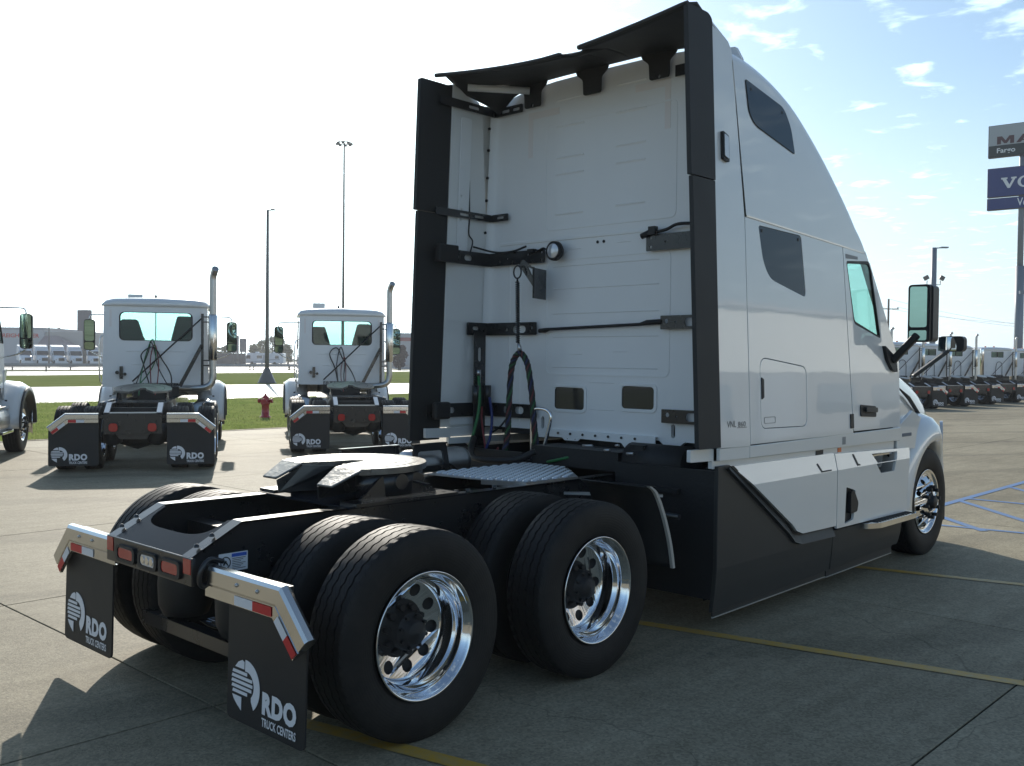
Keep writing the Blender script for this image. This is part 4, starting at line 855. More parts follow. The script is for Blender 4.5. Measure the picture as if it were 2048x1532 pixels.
    part(MB().box2((4.28, sg*1.262, 1.115), (4.34, sg*1.268, 1.15)), 'side_marker', AMBER)
    part(MB().box2((3.90, sg*1.262, 1.105), (4.02, sg*1.268, 1.15)), 'breather', BLACKP)
    part(MB().box2((2.6, sg*1.10, 0.2), (5.5, sg*1.11, 1.1)), 'fairing_liner', CHASS)

# ---- front fenders, hood, bumper
for sg in (-1, 1):
    fd = MB(); rows = []
    sec = [(0.575, 0.75), (0.575, 1.19), (0.585, 1.262), (0.61, 1.285), (0.66, 1.285), (0.73, 1.262), (0.80, 1.20), (0.84, 1.10), (0.86, 0.95), (0.86, 0.80)]
    for k in range(29):
        a = R(-4+188*k/28); row = []
        for r, y in sec:
            f = 1.0 + (0.22*max(0, math.cos(a))**2 if math.cos(a) > 0 else 0.12*max(0, -math.cos(a))**2)*max(0, (r-0.61)/0.25)
            f = 1.0 + 0.12*max(0, -math.cos(a))**2*max(0, (r-0.61)/0.25); xx = 6.42+r*f*math.cos(a)*1.04
            row.append((xx, sg*y*(1-0.235*max(0.0, xx-6.48)), 0.507+r*math.sin(a)))
        rows.append(row)
    fd.grid(rows); fo = part(fd, 'front_fender', WHITE); fo.modifiers.new('s', 'SOLIDIFY').thickness = 0.01
    # filler between door and wheel arch
    fi = MB(); fi.plate([(5.44, 1.08), (5.86, 1.055), (5.90, 1.20), (6.0, 1.33), (5.78, 1.40), (5.44, 1.262)], [], SV(sg, 1.245), 0.03); part(fi, 'fender_filler', WHITE, bevel=0.006)
    part(MB().plate(rrect(5.55, 5.76, 1.175, 1.205, 0.008), [], SV(sg, 1.2755), 0.004), 'side_repeater', mat('smoked_lens', (0.10, 0.14, 0.2), 0.2))
    part(MB().plate([(5.43, 1.29), (5.475, 1.29), (5.475, 1.86), (5.43, 1.86)], [], SV(sg, 1.15), 0.04), 'cowl_gap', BLACKP)
    part(MB().plate([(5.60, 0.35), (5.83, 0.40), (5.83, 1.05), (5.66, 1.05)], [], SV(sg, 1.10), 0.02), 'wheel_liner', CHASS)
hd = MB(); rows = []
for x, w, zt_, zb_ in ((5.45, 1.19, 1.87, 1.10), (5.7, 1.16, 1.855, 1.10), (6.1, 1.09, 1.80, 1.05), (6.6, 1.02, 1.70, 1.0), (7.05, 0.95, 1.58, 0.95), (7.35, 0.86, 1.45, 0.9), (7.48, 0.72, 1.30, 0.9)):
    half = [(w, zb_), (w+0.01, zb_+0.25), (w, zt_-0.28), (w-0.05, zt_-0.12), (w-0.16, zt_-0.03), (w-0.35, zt_), (0.3, zt_+0.05), (0.0, zt_+0.06)]
    rows.append([(x, -y, z) for y, z in half] + [(x, y, z) for y, z in half[::-1][1:]])
hd.grid(rows); hd.add(rows[-1], [tuple(range(len(rows[-1])))]); ho = part(hd, 'hood', WHITE); sb = ho.modifiers.new('sub', 'SUBSURF'); sb.levels = 1; sb.render_levels = 1
for sg in (-1, 1):
    part(MB().tube([(5.72, sg*1.172, 1.60), (6.1, sg*1.118, 1.50), (6.6, sg*1.045, 1.30), (6.75, sg*1.02, 1.15)], [0.006, 0.02, 0.02, 0.006], 6), 'hood_vent', BLACKP)
    part(MB().plate(rpoly([(6.98, 0.95), (7.3, 0.95), (7.36, 1.22), (7.1, 1.25)], 0.05), [], lambda u, v, w: (u, sg*(1.10-0.4*(u-6.98)+w), v), 0.03), 'headlamp', LENS)
bp = MB(); rows = []
for z in (0.28, 0.40, 0.60, 0.80, 0.92):
    e = 0.03 if z in (0.28, 0.92) else 0.0
    rows.append([(x-e, y*(1-e*0.5), z) for x, y in [(6.97, -1.135), (7.10, -1.10), (7.32, -0.98), (7.50, -0.75), (7.60, -0.4), (7.62, 0), (7.60, 0.4), (7.50, 0.75), (7.32, 0.98), (7.10, 1.10), (6.97, 1.135)]])
bp.grid(rows); bo = part(bp, 'front_bumper', WHITE); bo.modifiers.new('s', 'SOLIDIFY').thickness = 0.02
part(MB().box2((6.9, -1.05, 0.22), (7.3, 1.05, 0.45)), 'bumper_beam', CHASS); part(MB().tube([(6.42, -1.0, 0.42), (6.42, 1.0, 0.42)], 0.07, 10), 'steer_axle', CHASS)

# ---- mirrors
for sg in (-1, 1):
    mbs = MB(); mbs.plate(rpoly([(5.065, 1.975), (5.30, 1.875), (5.325, 1.745), (5.22, 1.765), (5.12, 1.85)], 0.02), [], SD(sg, 0.0005), 0.03)
    mo = part(mbs, 'door_mirror', BLACKP, bevel=0.008)
    MB().beam((5.24, sg*1.30, 1.84), (5.27, sg*1.50, 2.07), 0.075, 0.06).build('mirror_arm', BLACKP, mo, bevel=0.015)
    hsg = MB(); hsg.plate(rrect(1.425, 1.612, 2.01, 2.485, 0.03), [], lambda u, v, w: (5.30+w, sg*u, v), 0.13); hsg.build('mirror_housing', GREY, mo, bevel=0.028)
    rim_ = MB(); rim_.plate(rrect(1.418, 1.60, 2.005, 2.49, 0.03), [rrect(1.432, 1.575, 2.13, 2.475, 0.02), rrect(1.432, 1.575, 2.02, 2.105, 0.015)], lambda u, v, w: (5.302-w, sg*u, v), 0.045); rim_.build('mirror_bezel', BLACKP, mo)
    MB().plate(rrect(1.430, 1.577, 2.128, 2.477, 0.02), [], lambda u, v, w: (5.258+w+0.25*(u-1.43), sg*u, v), 0.003).build('mirror_glass', MIRR, mo)
    MB().plate(rrect(1.430, 1.577, 2.018, 2.107, 0.015), [], lambda u, v, w: (5.274+w+0.25*(u-1.50), sg*u, v), 0.003).build('mirror_glass', MIRR, mo)
    hm = MB(); hm.beam((6.45, sg*1.02, 1.70), (6.74, sg*1.24, 1.95), 0.05, 0.035); hmo = part(hm, 'hood_mirror', GREY, bevel=0.01)
    MB().plate(rrect(1.145, 1.385, 1.945, 2.095, 0.04), [], lambda u, v, w: (6.75+w, sg*u, v), 0.09).build('mirror_housing', BLACKP, hmo, bevel=0.025)
    gl = MB(); rows = []
    for i in range(9):
        u = 1.155+0.22*i/8; rows.append([(6.748-0.03+0.22*(u-1.155)-0.06*(2.087-v)+0.7*((u-1.265)**2+(v-2.02)**2), sg*u, v) for v in [1.953+0.134*k/6 for k in range(7)]])
    gl.grid(rows); gl.build('mirror_glass', mat('bright_mirror_glass', (0.85, 0.87, 0.88), 0.02, metal=1.0), hmo)
# long top black strip of extender to roof: rear spoiler side caps
for sg in (-1, 1):
    part(MB().plate(rpoly([(2.158, 4.02), (2.66, 3.965), (2.45, 4.06), (2.40, 4.085), (2.158, 4.09)], 0.01), [], SD(sg, -0.03), 0.02), 'fairing_cap', FAIR) if False else None
# ------------------------------------------------------------------ GROUND
def ground_mat(name, c1, c2, rough=0.6, s1=0.35, s2=6.0, fine=90.0, bump=0.25, streak=False, objrand=0.0, contrast=1.0, spec=0.15, cracks=False):
    m = bpy.data.materials.new(name); m.use_nodes = True; t = m.node_tree; p = t.nodes['Principled BSDF']
    g = N(t, 'ShaderNodeNewGeometry'); pos = g.outputs['Position']
    a = N(t, 'ShaderNodeTexNoise', inp={'Scale': s1, 'Detail': 5.0, 'Roughness': 0.6}); b = N(t, 'ShaderNodeTexNoise', inp={'Scale': s2, 'Detail': 6.0, 'Roughness': 0.65}); c = N(t, 'ShaderNodeTexNoise', inp={'Scale': fine, 'Detail': 2.0})
    for n in (a, b, c): t.links.new(pos, n.inputs['Vector'])
    k = mth(t, 'ADD', mth(t, 'MULTIPLY', a.outputs[0], 0.55), mth(t, 'ADD', mth(t, 'MULTIPLY', b.outputs[0], 0.30), mth(t, 'MULTIPLY', c.outputs[0], 0.15)))
    if streak:
        mp = N(t, 'ShaderNodeMapping'); mp.inputs['Rotation'].default_value = (0, 0, R(58)); mp.inputs['Scale'].default_value = (0.7, 9.0, 1.0); t.links.new(pos, mp.inputs[0])
        sn = N(t, 'ShaderNodeTexNoise', inp={'Scale': 1.0, 'Detail': 4.0}); t.links.new(mp.outputs[0], sn.inputs['Vector'])
        k = mth(t, 'ADD', mth(t, 'MULTIPLY', k, 0.8), mth(t, 'MULTIPLY', sn.outputs[0], 0.2))
    if objrand:
        oi = N(t, 'ShaderNodeObjectInfo'); k = mth(t, 'ADD', k, mth(t, 'MULTIPLY', mth(t, 'SUBTRACT', oi.outputs['Random'], 0.5), objrand))
    mr = N(t, 'ShaderNodeMapRange', inp={'From Min': 0.5-0.17/contrast, 'From Max': 0.5+0.17/contrast}); t.links.new(k, mr.inputs[0])
    mx = N(t, 'ShaderNodeMix', data_type='RGBA'); mx.inputs[6].default_value = (*c1, 1); mx.inputs[7].default_value = (*c2, 1)
    t.links.new(mr.outputs[0], mx.inputs['Factor'])
    col = mx.outputs[2]
    if streak:   # small dark pits and oil spots
        v = N(t, 'ShaderNodeTexNoise', inp={'Scale': 2.6, 'Detail': 9.0, 'Roughness': 0.75}); t.links.new(pos, v.inputs['Vector'])
        sp = N(t, 'ShaderNodeMapRange', interpolation_type='SMOOTHSTEP', inp={'From Min': 0.63, 'From Max': 0.70, 'To Min': 0.0, 'To Max': 0.7}); t.links.new(v.outputs[0], sp.inputs[0])
        m2 = N(t, 'ShaderNodeMix', data_type='RGBA'); t.links.new(sp.outputs[0], m2.inputs['Factor']); t.links.new(col, m2.inputs[6]); m2.inputs[7].default_value = (0.10, 0.095, 0.085, 1); col = m2.outputs[2]
    if cracks:
        # speckled aggregate, hairline cracks and faint tyre tracks
        ag = N(t, 'ShaderNodeTexVoronoi', inp={'Scale': 75.0}); t.links.new(pos, ag.inputs['Vector'])
        agr = N(t, 'ShaderNodeMapRange', inp={'From Min': 0.0, 'From Max': 1.0, 'To Min': 0.78, 'To Max': 1.22}); sc_ = N(t, 'ShaderNodeSeparateColor'); t.links.new(ag.outputs['Color'], sc_.inputs[0]); t.links.new(sc_.outputs[0], agr.inputs[0])
        wr = N(t, 'ShaderNodeTexNoise', inp={'Scale': 0.9, 'Detail': 5.0}); t.links.new(pos, wr.inputs['Vector']); wv = N(t, 'ShaderNodeVectorMath', operation='MULTIPLY_ADD'); t.links.new(wr.outputs['Color'], wv.inputs[0]); wv.inputs[1].default_value = (1.2, 1.2, 0); t.links.new(pos, wv.inputs[2])
        ck = N(t, 'ShaderNodeTexVoronoi', feature='DISTANCE_TO_EDGE', inp={'Scale': 0.16}); t.links.new(wv.outputs[0], ck.inputs['Vector'])
        ckm = N(t, 'ShaderNodeMapRange', inp={'From Min': 0.0002, 'From Max': 0.0012, 'To Min': 0.72, 'To Max': 1.0}); t.links.new(ck.outputs['Distance'], ckm.inputs[0])
        sy = N(t, 'ShaderNodeSeparateXYZ'); t.links.new(wv.outputs[0], sy.inputs[0])
        tm = N(t, 'ShaderNodeMapRange', interpolation_type='SMOOTHSTEP', inp={'From Min': 0.75, 'From Max': 1.0, 'To Min': 1.0, 'To Max': 0.80}); t.links.new(mth(t, 'SINE', mth(t, 'MULTIPLY', mth(t, 'ADD', sy.outputs[1], mth(t, 'MULTIPLY', sy.outputs[0], 0.55)), 2.1)), tm.inputs[0])
        kk = mth(t, 'MULTIPLY', mth(t, 'MULTIPLY', agr.outputs[0], ckm.outputs[0]), tm.outputs[0])
        hv = N(t, 'ShaderNodeHueSaturation'); t.links.new(col, hv.inputs['Color']); t.links.new(kk, hv.inputs['Value']); col = hv.outputs[0]
    t.links.new(col, p.inputs['Base Color']); p.inputs['Roughness'].default_value = rough; p.inputs['Specular IOR Level'].default_value = spec
    bn = N(t, 'ShaderNodeBump', inp={'Strength': bump, 'Distance': 0.01}); t.links.new(mth(t, 'ADD', c.outputs[0], mth(t, 'MULTIPLY', b.outputs[0], 1.5)), bn.inputs['Height']); t.links.new(bn.outputs[0], p.inputs['Normal'])
    return m
CONC = ground_mat('concrete', (0.186, 0.160, 0.108), (0.345, 0.304, 0.215), 0.72, contrast=1.25, cracks=True, streak=True, objrand=0.07, bump=0.3)
CONCF = ground_mat('concrete_far', (0.225, 0.195, 0.138), (0.318, 0.28, 0.203), 0.75, streak=True, bump=0.3)
JOINT = mat('joint_sealant', (0.03, 0.028, 0.026), 0.8)
ROADM = ground_mat('road_concrete', (0.42, 0.41, 0.39), (0.52, 0.51, 0.48), 0.5, s1=0.08, s2=1.0, bump=0.1)
GRASSM = ground_mat('lawn_soil', (0.13, 0.17, 0.05), (0.22, 0.24, 0.085), 0.95, s1=0.25, s2=2.2, fine=30, bump=0.6, spec=0.0)
FIELD = ground_mat('field', (0.08, 0.10, 0.04), (0.14, 0.14, 0.07), 0.95, s1=0.03, s2=0.3, fine=4, bump=0.2, spec=0.0)
LOTM = ground_mat('far_lot', (0.22, 0.22, 0.21), (0.30, 0.29, 0.28), 0.7, s1=0.05, s2=0.5, bump=0.1)
def sheet(name, pts, z, m):
    o = MB().add([(x, y, z) for x, y in pts], [tuple(range(len(pts)))]).build(name, m); o['kind'] = 'structure'; return o
sheet('ground', [(-1500, -1500), (1500, -1500), (1500, 1500), (-1500, 1500)], -0.08, FIELD)
pave = sheet('pavement', [(-80, -60), (260, -60), (260, 17.0), (-80, 17.0)], -0.020, CONCF)
# joints, then single slabs on top: 4.6 m x 2.9 m
SX, SY, X0, Y0 = 4.6, 2.9, -0.47, -0.08
bed = sheet('joint_bed', [(X0-2*SX-0.01, Y0-7*SY-0.01), (X0+14*SX+0.01, Y0-7*SY-0.01), (X0+14*SX+0.01, Y0+6*SY-0.33), (X0-2*SX-0.01, Y0+6*SY-0.33)], -0.014, JOINT)
sme = None
for i in range(-2, 14):
    for j in range(-7, 6):
        if sme is None:
            o = MB().box2((0.006, 0.006, -0.012), (SX-0.006, SY-0.006, 0.0)).build('concrete_slab', CONC, pave, bevel=0.003); sme = o.data
        else:
            o = bpy.data.objects.new('concrete_slab', sme); COL.objects.link(o); o.parent = pave
            b = o.modifiers.new('bevel', 'BEVEL'); b.width = 0.003; b.segments = 2
        o.location = (X0+i*SX, Y0+j*SY, 0.0 if -1 <= i <= 1 and -2 <= j <= 1 else random.uniform(-0.001, 0.001))
def stripe(name, a, b, w, z, m, wear=None):
    a, b = Vector((*a, 0)), Vector((*b, 0)); d = (b-a).normalized(); n = Vector((-d.y, d.x, 0))*w/2
    o = MB().add([tuple(p.xy)+(z,) for p in (a-n, b-n, b+n, a+n)], [(0, 1, 2, 3)]).build(name, m); o['kind'] = 'structure'; return o
def paint_mat(name, col, base, amt=0.5):
    m = bpy.data.materials.new(name); m.use_nodes = True; t = m.node_tree; p = t.nodes['Principled BSDF']
    g = N(t, 'ShaderNodeNewGeometry'); a = N(t, 'ShaderNodeTexNoise', inp={'Scale': 14.0, 'Detail': 8.0, 'Roughness': 0.75}); t.links.new(g.outputs['Position'], a.inputs['Vector'])
    a2 = N(t, 'ShaderNodeTexNoise', inp={'Scale': 0.7, 'Detail': 3.0}); t.links.new(g.outputs['Position'], a2.inputs['Vector'])
    mr = N(t, 'ShaderNodeMapRange', inp={'From Min': 0.50-amt*0.25, 'From Max': 0.62, 'To Min': 0.0, 'To Max': 0.85}); t.links.new(mth(t, 'ADD', mth(t, 'MULTIPLY', a.outputs[0], 0.6), mth(t, 'MULTIPLY', a2.outputs[0], 0.4)), mr.inputs[0])
    mx = N(t, 'ShaderNodeMix', data_type='RGBA'); mx.inputs[6].default_value = (*col, 1); mx.inputs[7].default_value = (*base, 1); t.links.new(mr.outputs[0], mx.inputs['Factor'])
    t.links.new(mx.outputs[2], p.inputs['Base Color']); p.inputs['Roughness'].default_value = 0.55; return m
YEL = paint_mat('yellow_paint', (0.52, 0.30, 0.025), (0.34, 0.28, 0.16), 0.3)
BLU = paint_mat('blue_paint', (0.05, 0.16, 0.42), (0.15, 0.20, 0.28), 0.5)
for a, b, w in (((2.36, -0.35), (3.25, -4.4), 0.10), ((5.18, -0.3), (6.15, -4.1), 0.10), ((-0.33, -0.4), (0.55, -4.3), 0.10), ((8.02, 0.8), (8.4, -1.55), 0.09)):
    stripe('parking_line', a, b, w, 0.0045, YEL if a[0] < 8 else BLU)
for a, b in (((8.6, -0.12), (14.5, -0.12)), ((10.55, -0.10), (9.1, -1.45)), ((8.95, -0.40), (8.2, -1.16)), ((10.8, -0.17), (10.85, -1.4)), ((12.6, -0.17), (11.0, -1.6))):
    stripe('parking_line', a, b, 0.10, 0.0047+random.random()*0.0004, BLU)
lawn = sheet('lawn', [(-80, 17.0), (260, 17.0), (260, 50), (42, 35.7), (20, 34.0), (-80, 30.0)], 0.0, GRASSM)
sheet('road', [(-200, 27), (20, 33.9), (42, 35.6), (300, 54), (300, 64), (60, 51.3), (30, 53.2), (-200, 62)], 0.004, ROADM)
sheet('verge', [(-300, 60), (30, 53.2), (60, 51.3), (300, 63), (400, 130), (95, 107), (57, 98), (32, 87), (-300, 0+60.5)], 0.008, FIELD if False else GRASSM)
sheet('highway', [(-300, 60.4), (32, 87), (57, 98), (95, 107), (400, 130), (400, 160), (100, 125), (46, 112), (-300, 90)], 0.010, ROADM)
sheet('median', [(-300, 90), (46, 112), (100, 125), (400, 160), (400, 170), (105, 134), (50, 122), (-300, 100)], 0.014, FIELD)
sheet('far_highway', [(-300, 100), (50, 122), (105, 134), (400, 170), (400, 190), (115, 152), (56, 142), (-300, 120)], 0.018, ROADM)
sheet('far_lot', [(-300, 120), (56, 142), (115, 152), (400, 190), (400, 420), (-100, 420)], 0.020, LOTM)
kb = MB().box2((-80, 16.86, -0.02), (260, 17.0, 0.012)).build('lawn_edge', CONCF); kb['kind'] = 'structure'
# grass blades on the part of the lawn the photograph shows
gm = bpy.data.materials.new('grass_blade'); gm.use_nodes = True; t = gm.node_tree; p = t.nodes['Principled BSDF']
g = N(t, 'ShaderNodeNewGeometry'); a = N(t, 'ShaderNodeTexNoise', inp={'Scale': 0.8, 'Detail': 4.0}); t.links.new(g.outputs['Position'], a.inputs['Vector'])
rp = N(t, 'ShaderNodeValToRGB'); rp.color_ramp.elements[0].position = 0.3; rp.color_ramp.elements[0].color = (0.20, 0.27, 0.075, 1); rp.color_ramp.elements[1].position = 0.7; rp.color_ramp.elements[1].color = (0.32, 0.36, 0.13, 1)
t.links.new(a.outputs[0], rp.inputs[0]); t.links.new(rp.outputs[0], p.inputs['Base Color']); p.inputs['Roughness'].default_value = 0.9; p.inputs['Specular IOR Level'].default_value = 0.05
tr = N(t, 'ShaderNodeBsdfTranslucent'); t.links.new(rp.outputs[0], tr.inputs[0]); mxs = N(t, 'ShaderNodeMixShader'); mxs.inputs[0].default_value = 0.5
t.links.new(p.outputs[0], mxs.inputs[1]); t.links.new(tr.outputs[0], mxs.inputs[2]); t.links.new(mxs.outputs[0], t.nodes['Material Output'].inputs[0])
def blades(name, n, fx, fy, h0, h1, w):
    rnd = random.Random(3); V = []; Fc = []
    for k in range(n):
        x = fx(rnd); y = fy(rnd, x); a = rnd.uniform(0, 2*pi); h = rnd.uniform(h0, h1); lx, ly = rnd.uniform(-.6, .6)*h, rnd.uniform(-.6, .6)*h
        c, s_ = math.cos(a)*w, math.sin(a)*w; o = len(V)
        V += [(x-c, y-s_, 0), (x+c, y+s_, 0), (x+lx, y+ly, h)]; Fc.append((o, o+1, o+2))
    mb = MB(); mb.v = V; mb.f = Fc; mb.sm = [False]*n
    me = bpy.data.meshes.new(name); me.from_pydata(V, [], Fc); me.materials.append(gm); o = bpy.data.objects.new(name, me); COL.objects.link(o)
    tag(o, 'short mown green lawn grass beside the truck lot', 'grass', kind='stuff'); return o
blades('lawn_grass', 130000, lambda r: r.uniform(2, 26), lambda r, x: 17.05+(r.random()**1.4)*16.8, 0.02, 0.06, 0.012)

# ------------------------------------------------------------------ DAY CAB TRACTOR (background)
RIM2 = RIMD
def build_tractor(sleeper=False, variant=0):
    A = empty('day_cab_tractor' if not sleeper else 'sleeper_tractor')
    P = lambda mb, n, m, bevel=0, par=A: mb.build(n, m, par, bevel)
    rear = 3.95 if not sleeper else 3.75            # back of the cab
    hw = 0.98 if not sleeper else 1.08
    axs = (0.72, 2.04); st = 6.15 if not sleeper else 7.3
    cabf = 5.55 if not sleeper else 6.7            # windscreen base
    zr = 2.93 if not sleeper else 2.86
    for x in axs:
        for sg in (-1, 1): wheel(A, x, sg*1.205, 0.5, sg, 'dual', x); wheel(A, x, sg*0.52, 0.5, -sg, 'inner')
    for sg in (-1, 1): wheel(A, st, sg*1.16, 0.507, sg, 'steer')
    for sg in (-1, 1):
        mb = MB(); web = [(0.0, 0.80), (st+0.7, 0.76), (st+0.7, 1.0), (0.34, 1.06), (0.0, 0.92)]; mb.plate(web, [], SV(sg, 0.42), 0.012)
        for a, b in (((0.0, 0.92), (0.34, 1.06)), ((0.34, 1.06), (st+0.7, 1.0))): mb.beam((a[0], sg*0.385, a[1]), (b[0], sg*0.385, b[1]), 0.09, 0.014)
        P(mb, 'frame_rail', STEELB)
        P(MB().beam((-0.004, sg*0.385, 0.935), (0.34, sg*0.385, 1.075), 0.075, 0.012), 'rail_end_sheen', ALU)  # bright strip added to imitate sky reflected in the glossy black rail
        flap_hanger(A, -0.02, sg, 0.50, 0.98, 1.24, 0.93, 0.72, full=False)
        mud_flap(A, 0.02, sg*0.50, sg*1.22, 0.115, 0.84, 0.66, sg*0.98)
        P(MB().beam((0.06, sg*0.43, 0.87), (0.06, sg*0.98, 0.87), 0.04, 0.05), 'hanger_tube', STEELB)
    mb = MB(); mb.box2((-0.01, -0.43, 0.60), (0.02, 0.43, 0.92)); mb.plate([(-0.25, 0.60), (0.25, 0.60), (0.20, 0.52), (-0.20, 0.52)], [], lambda u, v, w: (0.0+w, u, v), 0.02); P(mb, 'rear_crossmember', STEELB, 0.006)
    for y in (0.285, -0.285):
        l = P(MB().plate(rrect(y-0.075, y+0.075, 0.63, 0.785, 0.05), [], lambda u, v, w: (-0.012-w, u, v), 0.02), 'tail_lamp', BLACKP)
        MB().plate(rrect(y-0.065, y+0.065, 0.642, 0.772, 0.045), [], lambda u, v, w: (-0.033-w, u, v), 0.012).build('lens', REDL, l, bevel=0.006)
    P(MB().box2((0.3, -0.41, 0.80), (0.4, 0.41, 1.0)), 'crossmember', CHASS); P(MB().box2((0.0, -0.345, 0.925), (0.10, 0.345, 0.94)), 'tail_plate', ALU)
    for x in axs:
        a = MB(); a.tube([(x, -0.95, 0.5), (x, -0.3, 0.5), (x, 0, 0.5), (x, 0.3, 0.5), (x, 0.95, 0.5)], [0.08, 0.1, 0.2, 0.1, 0.08], 12); P(a, 'drive_axle', CHASS)
        for sg in (-1, 1): P(MB().lathe([(0.05, 0.40), (0.14, 0.45), (0.15, 0.6), (0.13, 0.74), (0.05, 0.75)], 14, 'z', c=(x-0.40, sg*0.33, 0)), 'air_spring', BLACKP)
    # fifth wheel
    zt = 1.27; xc = 1.50; fw = MB(); d = []
    for k in range(41):
        t = R(-118+236*k/40); d.append((xc+0.45*math.cos(t), 0.47*math.sin(t)))
    fw.plate(d + [(1.22, 0.19), (1.40, 0.075), (1.52, 0.05), (1.55, 0), (1.52, -0.05), (1.40, -0.075), (1.22, -0.19)], [], lambda u, v, w: (u, v, zt-(1.5-u)*0.16+w), -0.035); f5 = P(fw, 'fifth_wheel_plate', GREASE, 0.006)
    for r0, a0, a1 in ((0.36, 20, 120), (0.36, -120, -20), (0.22, -70, 70)):
        n = 14; o = [(xc+r0*math.cos(R(a0+(a1-a0)*k/n)), r0*math.sin(R(a0+(a1-a0)*k/n))) for k in range(n+1)]; i_ = [(xc+(r0-.015)*math.cos(R(a0+(a1-a0)*k/n)), (r0-.015)*math.sin(R(a0+(a1-a0)*k/n))) for k in range(n+1)]
        MB().plate(o+i_[::-1], [], lambda u, v, w: (u, v, zt-(1.5-u)*0.16+0.001+w), 0.001).build('grease_groove', GROOVE, f5)
    for sg in (-1, 1): P(MB().plate([(1.2, 1.05), (1.8, 1.05), (1.62, 1.24), (1.38, 1.2)], [], SV(sg, 0.37), 0.03), 'fifth_wheel_bracket', STEELB)
    P(MB().box2((1.0, -0.44, 1.035), (2.0, 0.44, 1.05)), 'mounting_plate', STEELB)
    # cab shell
    if not sleeper: wh = [rrect(-0.655, 0.655, 2.13, 2.665, 0.09, 5)]
    else: wh = [rrect(0.02, 0.40, 2.32, 2.62, 0.03), rrect(-0.40, -0.02, 2.32, 2.62, 0.03)]
    wall_ = MB(); wall_.plate(rpoly([(-hw, 1.22), (hw, 1.22), (hw-0.03, zr-0.14), (hw-0.14, zr-0.06), (-hw+0.14, zr-0.06), (-hw+0.03, zr-0.14)], [0.08, 0.08, 0.05, 0.05, 0.05, 0.05]), wh, lambda u, v, w: (rear+w, u, v), 0.03); wl = P(wall_, 'rear_wall', WALLW, 0.006)
    for w in wh:
        MB().plate(grow(w, 0.022), [grow(w, -0.004)], lambda u, v, ww: (rear-0.006+ww, u, v), 0.03).build('window_seal', BLACKP, wl); MB().plate(w, [], lambda u, v, ww: (rear+0.01+ww, u, v), 0.005).build('rear_window', GLASSB, wl)
    if not sleeper:
        MB().box2((rear+0.0, 0.0, 2.13), (rear+0.02, 0.018, 2.665)).build('window_bar', BLACKP, wl)
        for z, w in ((1.92, 0.55), (1.66, 0.45)): MB().add([(rear-0.001, w, z-0.014), (rear-0.008, w, z), (rear-0.008, -w, z), (rear-0.001, -w, z-0.014), (rear-0.001, w, z+0.004), (rear-0.001, -w, z+0.004)], [(0, 1, 2, 3), (1, 4, 5, 2)]).build('rib', WALLW, wl)
        for y in (0.32, -0.25): MB().plate([(y-0.15, zr-0.115), (y+0.15, zr-0.115), (y+0.15, zr-0.085), (y-0.15, zr-0.085)], [], lambda u, v, w: (rear-0.004-w, u, v), 0.002).build('reflective_tape', PINKT, wl)
        for y in (0.83, -0.83): MB().plate([(y-0.02, zr-0.55), (y+0.02, zr-0.55), (y+0.02, zr-0.22), (y-0.02, zr-0.22)], [], lambda u, v, w: (rear-0.001-w, u, v), 0.002).build('reflective_tape', PINKT, wl)
    else:
        for z in (2.10, 1.75, 1.45): MB().add([(rear-0.001, 0.95, z-0.012), (rear-0.007, 0.95, z), (rear-0.007, -0.95, z), (rear-0.001, -0.95, z-0.012)], [(0, 1, 2, 3)]).build('rib', WALLW, wl)
    wz = 2.02
    for sg in (-1, 1):
        sh = [rpoly([(cabf-0.95, wz+0.08), (cabf-0.05, wz), (cabf-0.38, zr-0.25), (cabf-0.95, zr-0.25)], 0.05)]
        sd = MB(); sd.plate([(rear+0.02, 1.22), (cabf, 1.22), (cabf, wz-0.1), (cabf-0.42, zr-0.14), (rear+0.02, zr-0.14)], sh, lambda u, v, w: (u, sg*(hw-0.03*(v-1.2)/1.7-0.03+w), v), 0.03); so_ = P(sd, 'cab_side', WHITE, 0.005)
        MB().plate(sh[0], [], lambda u, v, w: (u, sg*(hw-0.03*(v-1.2)/1.7-0.015+w), v), 0.005).build('side_window', GLASS, so_); MB().plate(grow(sh[0], 0.02), [grow(sh[0], -0.004)], lambda u, v, w: (u, sg*(hw-0.03*(v-1.2)/1.7-0.02+w), v), 0.025).build('window_seal', BLACKP, so_)
        st_ = MB(); st_.box2((cabf-0.95, sg*0.93, 0.42), (cabf-0.15, sg*1.16, 0.47)); st_.box2((cabf-0.95, sg*0.93, 0.85), (cabf-0.15, sg*1.10, 0.90)); P(st_, 'cab_step', STAIN, 0.01)
        tk = MB(); tk.lathe([(0, rear+0.15), (0.26, rear+0.17), (0.29, rear+0.2), (0.29, cabf-0.35), (0, cabf-0.3)], 24, 'x', c=(0, sg*0.86, 0.66)); P(tk, 'fuel_tank', CHROME if sleeper else ALU)
        # west-coast mirror on loop brackets
        mx = cabf-0.30; mi = MB(); mi.tube(smoothpath([(mx, sg*(hw-0.05), 2.66), (mx, sg*1.30, 2.66), (mx, sg*1.38, 2.63), (mx, sg*1.40, 2.55)], 4), 0.014, 6); mi.tube(smoothpath([(mx, sg*(hw-0.04), 1.75), (mx, sg*1.25, 1.83), (mx, sg*1.40, 1.93)], 4), 0.014, 6); mo = P(mi, 'side_mirror', STAIN)
        MB().plate(rrect(1.29, 1.50, 1.93, 2.56, 0.06), [], lambda u, v, w: (mx-0.02+w, sg*u, v), 0.09).build('mirror_housing', BLACKP, mo, bevel=0.03)
